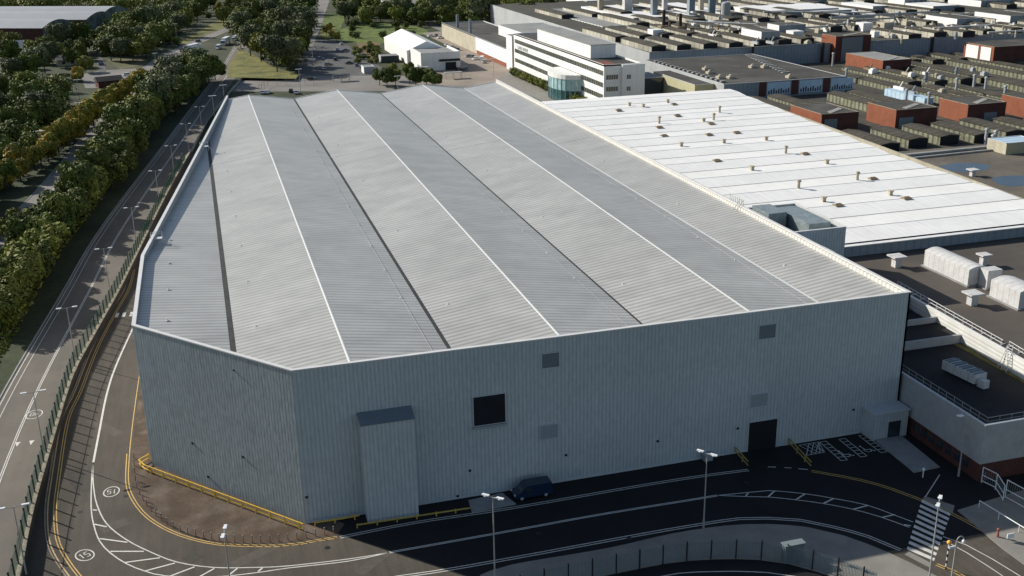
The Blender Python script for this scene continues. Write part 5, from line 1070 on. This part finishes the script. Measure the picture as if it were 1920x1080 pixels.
# ------------------------------------------------------------------ fences, rails, posts
def fence(name, path, z, h_, step, mp_, mbar, label, cat='fence', bar=0.16, bw_=0.035, rail=True):
    t = thing(name, label, cat, (*path[0], z)); pst = along(path, step); b = MB()
    for k, (c, uu) in enumerate(pst):
        if k < 98: m_ = MB(); m_.obox(c, uu, 0.06, 0.09, z, z+h_+0.15); m_.build('post', mp_, t)
    for (c, uu) in along(path, bar): b.obox(c, uu, bw_, 0.012, z+0.05, z+h_)
    if rail:
        for zz in (0.35, h_-0.3): ribbon(b, path, 0.05, z+zz, z+zz+0.06)
    b.build('bars', mbar, t); return t
fp = [(-31.75, -12)]+[p for p in wallpath if -3 < p[1] < 215]
fence('palisade_fence', fp, LZ+0.28, 2.3, 2.75, M['fence_post'], M['fence'], 'long green steel fence on the retaining wall between the two roads', bar=0.30, bw_=0.018)
f2p = [p for p in PX([(930, 1128), (1040, 1100), (1172, 1073), (1255, 1057), (1339, 1049), (1422, 1050), (1480, 1058), (1560, 1080), (1640, 1110)], 0, 2)]
fence('palisade_fence', f2p, 0.12, 2.3, 2.8, M['black'], M['fence_grey'], 'blue grey steel fence curving along the bottom footway', bar=0.16, bw_=0.035)
def barrier(path, label, h_=1.0, m=None, step=2.4, rails=(0.45, 1.0)):
    t = thing('barrier', label, 'barrier', (*path[0], 0)); b = MB()
    for r_ in rails: ribbon(b, path, 0.12, r_-0.14, r_, )
    b.build('rail', m or M['safety_yellow'], t)
    for (c, uu) in along(path, step): m_ = MB(); m_.obox(c, uu, 0.07, 0.07, 0, h_+0.02); m_.build('post', m or M['safety_yellow'], t)
    return t
k_ = (-0.759, -0.651)
barrier([(-18.6, 22.6), (-19.8, 21.4), (-19.0, 19.6), (-0.4, -1.6)], 'long yellow safety barrier along the angled end wall of the shed')
barrier([(1.0, -0.9), (4.4, -1.0), (6.4, -0.9)], 'short dull yellow barrier at the foot of the front wall beside the corner', 0.6, rails=(0.55,))
p1, p2 = W(670, 990), W(882, 958); barrier([p1, p2], 'yellow kerb barrier in front of the projecting bay', 0.55, mat('dull yellow paint', (0.5, 0.36, 0.07), 0.7, (2, 0.2)), rails=(0.5,))
barrier([W(1378, 850), W(1402, 877)], 'short yellow barrier left of the roller door', 1.0, M['dull_yellow']); barrier([W(1452, 833), W(1476, 831), W(1520, 878)], 'cranked yellow barrier right of the roller door', 1.0, M['dull_yellow'])
# bollard row on the bend
bl = [(249, 862), (250, 876), (250.5, 890), (252, 904), (255, 918), (260, 930), (266, 941), (273, 951), (281, 961), (290, 970), (300, 978), (311, 986), (323, 993), (336, 999), (350, 1004), (365, 1008), (380, 1012), (395, 1014.5), (409, 1016.5), (423, 1018), (438, 1019), (454, 1019.5), (471, 1020), (487, 1020), (504, 1019.5), (521, 1018), (538, 1016), (555, 1013.5), (572, 1011), (590, 1008), (607, 1005.5), (624, 1003)]
pb0 = None
for i, (px, py) in enumerate(bl):
    x, y = W(px, py, 0); x += 0.15; y += 0.25
    lab = 'thin red and white bollard on the gravel bend, row beside the yellow lines'
    if pb0 is None:
        pb0 = thing('bollard', lab, 'bollard', (x, y, 0), 'bollards along the gravel bend'); mb = MB(); mb.tube((x, y, 0), (x, y, 0.95), 0.055, 8); mb.build('post', M['red'], pb0); mb = MB(); mb.tube((x, y, 0.5), (x, y, 0.8), 0.07, 8); mb.tube((x, y, 0.93), (x, y, 1.0), 0.075, 8); mb.build('sleeve', M['concrete'], pb0)
    else: clone(pb0, (x, y, 0), 0, lab)

# ------------------------------------------------------------------ street lamps
def lamp(px, py, hgt, label, style='twin', z=0, ang=0.0, group='street lamps'):
    x, y = W(px, py, z); t = thing('street_lamp', label, 'street lamp', (x, y, z), group)
    ca, sa = math.cos(ang), math.sin(ang)
    mb = MB(); mb.tube((x, y, z), (x, y, z+hgt), 0.10, 8, 0.055); mb.tube((x, y, z), (x, y, z+1.2), 0.14, 8); mb.build('pole', M['steel'], t)
    arms = {'twin': (-1, 1), 'single': (1,), 'road': (-1, 1), 'none': ()}[style]
    reach = 1.15 if style == 'road' else 0.55
    for s_ in arms:
        mb = MB(); ex_, ey = x+ca*s_*reach, y+sa*s_*reach; mb.tube((x, y, z+hgt-0.1), (ex_, ey, z+hgt+0.08), 0.045, 6); mb.build('arm', M['steel'], t)
        mb = MB(); c = (x+ca*s_*(reach+0.32), y+sa*s_*(reach+0.32)); mb.obox(c, (ca, sa), 0.42, 0.17, z+hgt+0.0, z+hgt+0.13); mb.ball((c[0], c[1], z+hgt+0.0), 0.26, 0.1, 8, 5); mb.build('lamp_head', M['lamp_head'], t)
    return t
gl_ = 'lamps by the site road'
lamp(928, 1085, 10.2, 'white twin headed lamp column at the bottom centre', 'twin', 0, 2.4, gl_)
lamp(1319, 990, 9.9, 'white twin headed lamp column on the kerb right of the blue van', 'twin', 0, 2.2, gl_)
lamp(1740, 1100, 10.4, 'white twin headed lamp column standing over the zebra crossing', 'twin', 0, 0.8, gl_)
lamp(1797, 893, 8.6, 'single headed lamp column beside the low wing', 'single', 0, 3.0, gl_)
lamp(437, 1135, 9.0, 'twin headed lamp column at the bottom left in front of the bend', 'twin', 0, 1.4, gl_)
lamp(1845, 900, 8.0, 'unlit bare column at the corner of the low wing', 'none', 0, 0, gl_)
rl = 'lamps along the fenced road'
labs = ['twin arm road lamp nearest the bottom left corner', 'twin arm road lamp beside the painted speed roundel', 'twin arm road lamp level with the near corner of the shed', 'twin arm road lamp, fourth from the bottom along the fenced road', 'twin arm road lamp, fifth from the bottom along the fenced road', 'twin arm road lamp, sixth from the bottom along the fenced road', 'twin arm road lamp, seventh from the bottom along the fenced road', 'twin arm road lamp, eighth from the bottom along the fenced road', 'twin arm road lamp just left of the far corner of the shed']
tops = [(25, 950), (62, 735), (125, 577), (194, 466), (246, 389), (291, 320), (320, 273), (348, 232), (374, 200)]
def top_base(px, py, hgt, z):
    return W(px, py, z+hgt)
for lab, (px, py) in zip(labs, tops):
    x, y = W(px, py, LZ+8.5)
    t = thing('street_lamp', lab, 'street lamp', (x, y, LZ), rl)
    mb = MB(); mb.tube((x, y, LZ), (x, y, LZ+8.5), 0.09, 8, 0.05); mb.build('pole', M['steel'], t)
    for s_ in (-1, 1):
        mb = MB(); mb.tube((x, y, LZ+8.4), (x+s_*0.9, y+0.1*s_, LZ+8.5), 0.04, 6); mb.build('arm', M['steel'], t)
        mb = MB(); mb.obox((x+s_*1.2, y+0.1*s_), (1, 0.1), 0.4, 0.14, LZ+8.46, LZ+8.6); mb.build('lamp_head', M['lamp_head'], t)
for i, (px, py, hz) in enumerate(((75, 246, 9), (147, 193, 9), (418, 160, 9), (585, 92, 9), (560, 130, 8), (745, 143, 8), (925, 110, 7), (398, 180, 8), (328, 45, 9), (290, 100, 9), (144, 150, 9))):
    x, y = W(px, py, hz+LZ); zb = LZ if x < 10 else 0
    t = thing('street_lamp', ['twin arm lamp rising from the dark clump at the left edge', 'twin arm lamp beside the hut at the side street', 'lamp column beside the far end of the shed roof', 'tall column among the car park trees', 'short column at the car park entrance', 'lamp column in front of the clump behind the shed', 'lamp column in the pinkish yard', 'twin arm lamp peeping over the far left corner of the shed', 'lamp column in the wood beside the far carriageway', 'lamp column at the junction of the side street', 'lamp column among the houses at the far left'][i], 'street lamp', (x, y, zb), 'far street lamps')
    mb = MB(); mb.tube((x, y, zb), (x, y, hz+LZ), 0.12, 6, 0.08); mb.build('pole', M['steel'], t); mb = MB(); mb.obox((x, y), (1, 0.1), 1.3, 0.18, hz+LZ, hz+LZ+0.15); mb.build('lamp_head', M['lamp_head'], t)
# swan neck lamp and belisha beacon at the crossing
x, y = W(1782, 1100, 0); hh = 5.6; t = thing('street_lamp', 'swan neck lamp with a small flag sign right of the zebra crossing', 'street lamp', (x, y, 0), gl_)
mb = MB(); mb.tube((x, y, 0), (x, y, hh), 0.1, 8, 0.07); pv_ = None
for k in range(9):
    a = math.pi*k/8; p_ = (x+0.45-0.45*math.cos(a), y, hh+0.55*math.sin(a)); 
    if pv_: mb.tube(pv_, p_, 0.05, 6)
    pv_ = p_
mb.build('pole', M['steel'], t); mb = MB(); mb.ball((x+0.9, y, hh-0.18), 0.2, 0.26); mb.build('lamp_head', M['lamp_head'], t); mb = MB(); mb.box(x-0.85, y-0.05, hh-0.75, x-0.05, y+0.05, hh-0.5); mb.build('flag_sign', M['lamp_head'], t)
x, y = W(1773, 1068, 0); t = thing('belisha_beacon', 'amber globe crossing beacon on a black and white striped pole', 'crossing beacon', (x, y, 0), None)
for c_, off_ in (('black', 0), ('lamp_head', 1)):
    mb = MB()
    for k in range(off_, 8, 2): mb.tube((x, y, 0.4*k), (x, y, 0.4*k+0.4), 0.08, 8)
    mb.build('pole_bands', M[c_], t)
mb = MB(); mb.ball((x, y, 3.45), 0.26, 0.26, 10, 7); mb.build('globe', M['amber'], t, smooth=True)
x, y = W(1730, 895, 0); mb = MB(); mb.tube((x, y, 0), (x, y, 1.0), 0.08, 8); mb.ball((x, y, 1.15), 0.22); tag(mb.build('marker_post', M['lamp_head'], loc=(x, y, 0)), 'small round headed marker post at the end of the entrance slab', 'marker post')
x, y = W(1870, 1008, 0); mb = MB(); mb.tube((x, y, 0.1), (x, y, 1.0), 0.16, 8, 0.1); mb.ball((x, y, 1.05), 0.2); tag(mb.build('bollard', M['red'], loc=(x, y, 0)), 'stubby dark red bollard on the sunlit pavement at the lower right', 'bollard')
# gates and frames at right
def frame_gate(pp, label, h_=2.6, z=0.0, m=None):
    t = thing('gate', label, 'gate', (*pp[0], z)); mb = MB()
    for p in pp: mb.tube((*p, z), (*p, z+h_), 0.07, 6)
    for p, q in zip(pp, pp[1:]):
        for zz in (0.3, h_*0.5, h_): mb.tube((*p, z+zz), (*q, z+zz), 0.06, 6)
    mb.build('frame', m or M['lamp_head'], t)
    mb = MB()
    for p, q in zip(pp, pp[1:]):
        for (c, uu) in along([p, q], 0.3): mb.obox(c, uu, 0.02, 0.015, z+0.3, z+h_)
    mb.build('bars', M['fence_grey'], t)
frame_gate([W(1840, 905), W(1866, 918), W(1880, 940)], 'pale framed pedestrian gate at the corner of the low wing', 2.2)
frame_gate([W(1884, 935), W(1925, 958), W(1960, 978)], 'pale framed fence panel right of the pedestrian gate', 2.6)
mb = MB(); p, q = W(1835, 953), W(1935, 1015)
for zz in (1.05,): mb.tube((*p, zz), (*q, zz), 0.06, 6)
for (c, uu) in along([p, q], 3.0): mb.tube((*c, 0.1), (*c, 1.05), 0.05, 6)
tag(mb.build('handrail', M['lamp_head']), 'white handrail crossing the pavement at the lower right', 'railing')
x, y = W(1895, 1003, 0.9); mb = MB(); mb.box(x-0.45, y-0.05, 0.5, x+0.45, y+0.05, 1.1); tag(mb.build('sign_panel', M['lamp_head'], loc=(x, y, 0.12)), 'small white panel hung on the handrail at the lower right', 'sign')
# fence and hut pieces behind the shed
bp = PX([(486, 170), (500, 162), (560, 160), (596, 160)], 0, 4, False); fence('mesh_fence', bp, 0, 2.4, 4, M['steel'], M['steel'], 'thin grey mesh fence behind the far end of the shed', bar=1.0, bw_=0.02)
mb = MB(); [mb.tube((*W(px, py, 1.2), 0.1), (*W(px, py, 1.2), 1.2), 0.07, 5) for px, py in ((1830, 985), (1850, 975), (1800, 1000))]
x, y = W(1330, 866, 0); mb = MB(); mb.box(x-0.6, -0.9, 0, x+0.6, -0.15, 0.9); mb.box(x-0.75, -1.0, 0.9, x+0.75, -0.1, 0.98); tag(mb.build('cabinet', M['panel_pale'], loc=(x, -0.5, 0)), 'low pale cabinet against the front wall near the kerb lamp', 'cabinet')
x, y = W(1485, 1052, 0); mb = MB(); mb.box(x-1.2, y-0.4, 0.1, x+1.2, y+0.4, 2.3); mb.box(x-1.3, y-0.5, 2.3, x+1.3, y+0.5, 2.4); tag(mb.build('utility_cabinet', M['fence_grey'], loc=(x, y, 0.12)), 'grey green utility cabinet behind the curved fence at the bottom', 'cabinet')

# ------------------------------------------------------------------ vehicles
def extrude_profile(mb, prof, w_, taper=0.0):
    n = len(prof); mb.add([(x, -w_/2+taper*z, z) for x, z in prof]+[(x, w_/2-taper*z, z) for x, z in prof], [tuple(range(n)), tuple(range(2*n-1, n-1, -1))]+[(i, n+i, n+(i+1) % n, (i+1) % n) for i in range(n)]); return mb
def wheels(t, xs, w_, r_=0.32):
    for x in xs:
        for s_ in (-1, 1):
            mb = MB(); mb.tube((x, s_*(w_/2-0.02), r_), (x, s_*(w_/2-0.24), r_), r_, 12); o = mb.build('wheel', M['tyre'], t); mb = MB(); mb.tube((x, s_*(w_/2-0.01), r_), (x, s_*(w_/2-0.1), r_), r_*0.6, 10); mb.build('rim', M['p_silver'], o)
def make_car(col):
    t = thing('parked_car', '', 'car', (0, 0, 0)); m = M['p_'+col]
    mb = extrude_profile(MB(), [(-2.1, 0.3), (2.1, 0.3), (2.15, 0.6), (2.0, 0.78), (0.95, 0.92), (-1.6, 0.98), (-2.1, 0.85)], 1.76, 0.03); mb.build('body', m, t)
    mb = extrude_profile(MB(), [(-1.75, 0.95), (1.0, 0.9), (0.35, 1.38), (-1.2, 1.42)], 1.6, 0.05); mb.build('windows', M['glass'], t)
    mb = extrude_profile(MB(), [(-1.25, 1.40), (0.4, 1.37), (0.3, 1.45), (-1.1, 1.47)], 1.44); mb.build('roof', m, t)
    wheels(t, (-1.3, 1.3), 1.76)
    for s_ in (-1, 1): mb = MB(); mb.box(2.06, s_*0.62-0.17, 0.58, 2.15, s_*0.62+0.17, 0.72); mb.build('headlight', M['lamp_head'], t)
    return t
def make_van(col, L_=5.0, h_=2.0, name='parked_van'):
    t = thing(name, '', 'van', (0, 0, 0)); m = M[col]
    mb = extrude_profile(MB(), [(-L_/2, 0.35), (L_/2, 0.35), (L_/2+0.05, 0.8), (L_/2-0.7, 1.1), (L_/2-1.4, h_-0.1), (L_/2-1.7, h_), (-L_/2+0.1, h_-0.03), (-L_/2, 0.9)], 1.9, 0.03); mb.build('body', m, t)
    mb = extrude_profile(MB(), [(L_/2-0.72, 1.14), (L_/2-1.38, h_-0.14), (L_/2-1.44, h_-0.16), (L_/2-0.8, 1.1)], 1.70); mb.build('windscreen', M['glass'], t)
    for s_ in (-1, 1): mb = MB(); y_ = s_*0.905; mb.box(L_/2-2.2, y_-0.02, 1.2, L_/2-1.3, y_+0.02, h_-0.25); mb.build('window', M['glass'], t)
    wheels(t, (-L_/2+0.9, L_/2-0.85), 1.9, 0.34)
    for s_ in (-1, 1): mb = MB(); mb.box(L_/2-0.02, s_*0.72-0.16, 0.7, L_/2+0.06, s_*0.72+0.16, 0.92); mb.build('headlight', M['lamp_head'], t)
    return t
def make_truck():
    t = thing('lorry', '', 'lorry', (0, 0, 0))
    mb = extrude_profile(MB(), [(3.6, 0.6), (5.6, 0.6), (5.7, 1.6), (5.3, 2.9), (3.6, 3.0)], 2.4, 0.0); mb.build('cab', M['p_white'], t); mb = MB(); mb.box(5.35, -1.05, 1.7, 5.72, 1.05, 2.6); mb.build('windscreen', M['glass'], t)
    mb = MB(); mb.box(-7.5, -1.25, 1.1, 3.3, 1.25, 4.0); mb.build('trailer', M['p_white'], t); mb = MB(); mb.box(-7.4, -0.5, 0.8, 5, 0.5, 1.1); mb.build('chassis', M['black'], t)
    wheels(t, (-6.3, -5.0, 2.2, 4.6), 2.4, 0.5); return t
def place(t, x, y, z, rot, label, grp=None):
    t.location = (x, y, z); t.rotation_euler = (0, 0, rot); t['label'] = label
    if grp: t['group'] = grp
    return t
bx_, by_ = W(995, 928, 0)
bv = make_van('van_blue', 4.9, 1.95); place(bv, 27.9, -2.1, 0, math.pi+0.02, 'dark blue van parked at the foot of the front wall')
cars = {c: make_car(c) for c in ('white', 'silver', 'black', 'grey', 'blue', 'red')}
used = set()
def car(c, px, py, z, rot, label, grp):
    x, y = W(px, py, z)
    if c not in used: used.add(c); return place(cars[c], x, y, z, rot, label, grp)
    return clone(cars[c], (x, y, z), rot, label, group=grp)
gcp = 'cars parked behind the far end of the shed'
car('silver', 493, 176, 0, 1.4, 'silver car, left one of the pair peeping over the far end of the shed roof', gcp); car('white', 502, 175, 0, 1.4, 'white car, right one of the left pair peeping over the shed roof', gcp)
car('black', 546, 173, 0, 1.4, 'black car behind the far end of the shed roof, next to a silver one', gcp); car('silver', 556, 176, 0, 1.4, 'silver car next to the black one behind the shed roof', gcp)
car('black', 584, 150, 0, 0.1, 'black car driving on the cross street behind the shed', 'moving cars')
gcc = 'cars in the shaded car park'
for i, (c, px, py) in enumerate((('silver', 632, 95), ('grey', 648, 96), ('black', 628, 113), ('grey', 615, 122), ('silver', 606, 130), ('black', 655, 120), ('grey', 668, 124), ('black', 682, 128), ('silver', 640, 84), ('blue', 600, 112))):
    car(c, px, py, 0, 0.15 if i % 2 else 1.6, '%s car in the shaded car park at the %s' % (c, ['top', 'top, second in line', 'middle', 'left lane', 'entrance', 'right middle row', 'right row', 'right end of the row', 'very top', 'left edge'][i]), gcc)
gy = 'cars in the works yard'
for i, (c, px, py, lab) in enumerate((('white', 808, 69, 'white car parked top left in the yard beyond the gabled hall'), ('grey', 818, 68, 'grey car beside the white one beyond the gabled hall'), ('white', 826, 72, 'white car nearest the workshop corner in the yard'), ('white', 837, 86, 'white car along the cream workshop wall, first in line'), ('silver', 848, 90, 'silver car along the cream workshop wall, second in line'), ('grey', 858, 94, 'grey car along the cream workshop wall, third in line'), ('silver', 879, 107, 'silver car below the brick plinth, first in the group'), ('grey', 886, 108, 'grey car below the brick plinth, second in the group'), ('white', 893, 112, 'white car below the brick plinth, third in the group'), ('silver', 907, 118, 'silver car below the brick plinth, fourth in the group'), ('black', 862, 132, 'black car in the shade right of the gabled hall'), ('grey', 873, 131, 'grey car in the shade right of the gabled hall'))):
    car(c, px, py, 0, 0.3+1.2*(i % 2), lab, gy)
x, y = W(904, 114, 0); wv = make_van('p_white', 5.8, 2.4); place(wv, x, y, 0, 1.2, 'white van parked beside the workshop below the office block')
x, y = W(410, 92, LZ); place(clone(wv, (x, y, LZ), 0), x, y, LZ, 4.4, 'white van beside the lorry on the far road', 'far road vehicles')
tr = make_truck(); x, y = W(423, 84, LZ); place(tr, x, y, LZ, 4.45, 'white lorry coming down the right hand side of the far road', 'far road lorries')
x, y = W(441, 76, LZ); clone(tr, (x, y, LZ), 4.45, 'white lorry following further up the far road', (0.7, 0.7, 0.7))
x, y = W(366, 96, LZ); clone(tr, (x, y, LZ), 1.1, 'long white lorry heading away on the far carriageway', (1.05, 1, 1))
car('white', 336, 115, LZ, 1.1, 'white car behind the lorry on the far carriageway', 'far road cars'); car('grey', 352, 105, LZ, 1.1, 'grey car close behind the long lorry', 'far road cars'); car('black', 372, 79, LZ, 1.1, 'black car ahead of the long lorry', 'far road cars'); car('white', 240, 142, LZ, 0.1, 'white car waiting on the side street at the far left', 'far road cars'); car('blue', 190, 122, LZ, 1.4, 'blue car on the lane between the far left trees', 'far road cars')
car('red', 196, 56, LZ, 0.4, 'red car beside the barrel roofed halls', 'far road cars')
x, y = W(150, 64, LZ); clone(wv, (x, y, LZ), 2.4, 'white van in front of the barrel roofed halls', (1.5, 1.5, 1.5))
print('trees', ntree[0], 'objects', len(bpy.data.objects))
for o in bpy.data.objects:
    if '_o' in o: del o['_o']
    if o.get('label') == '': del o['label']
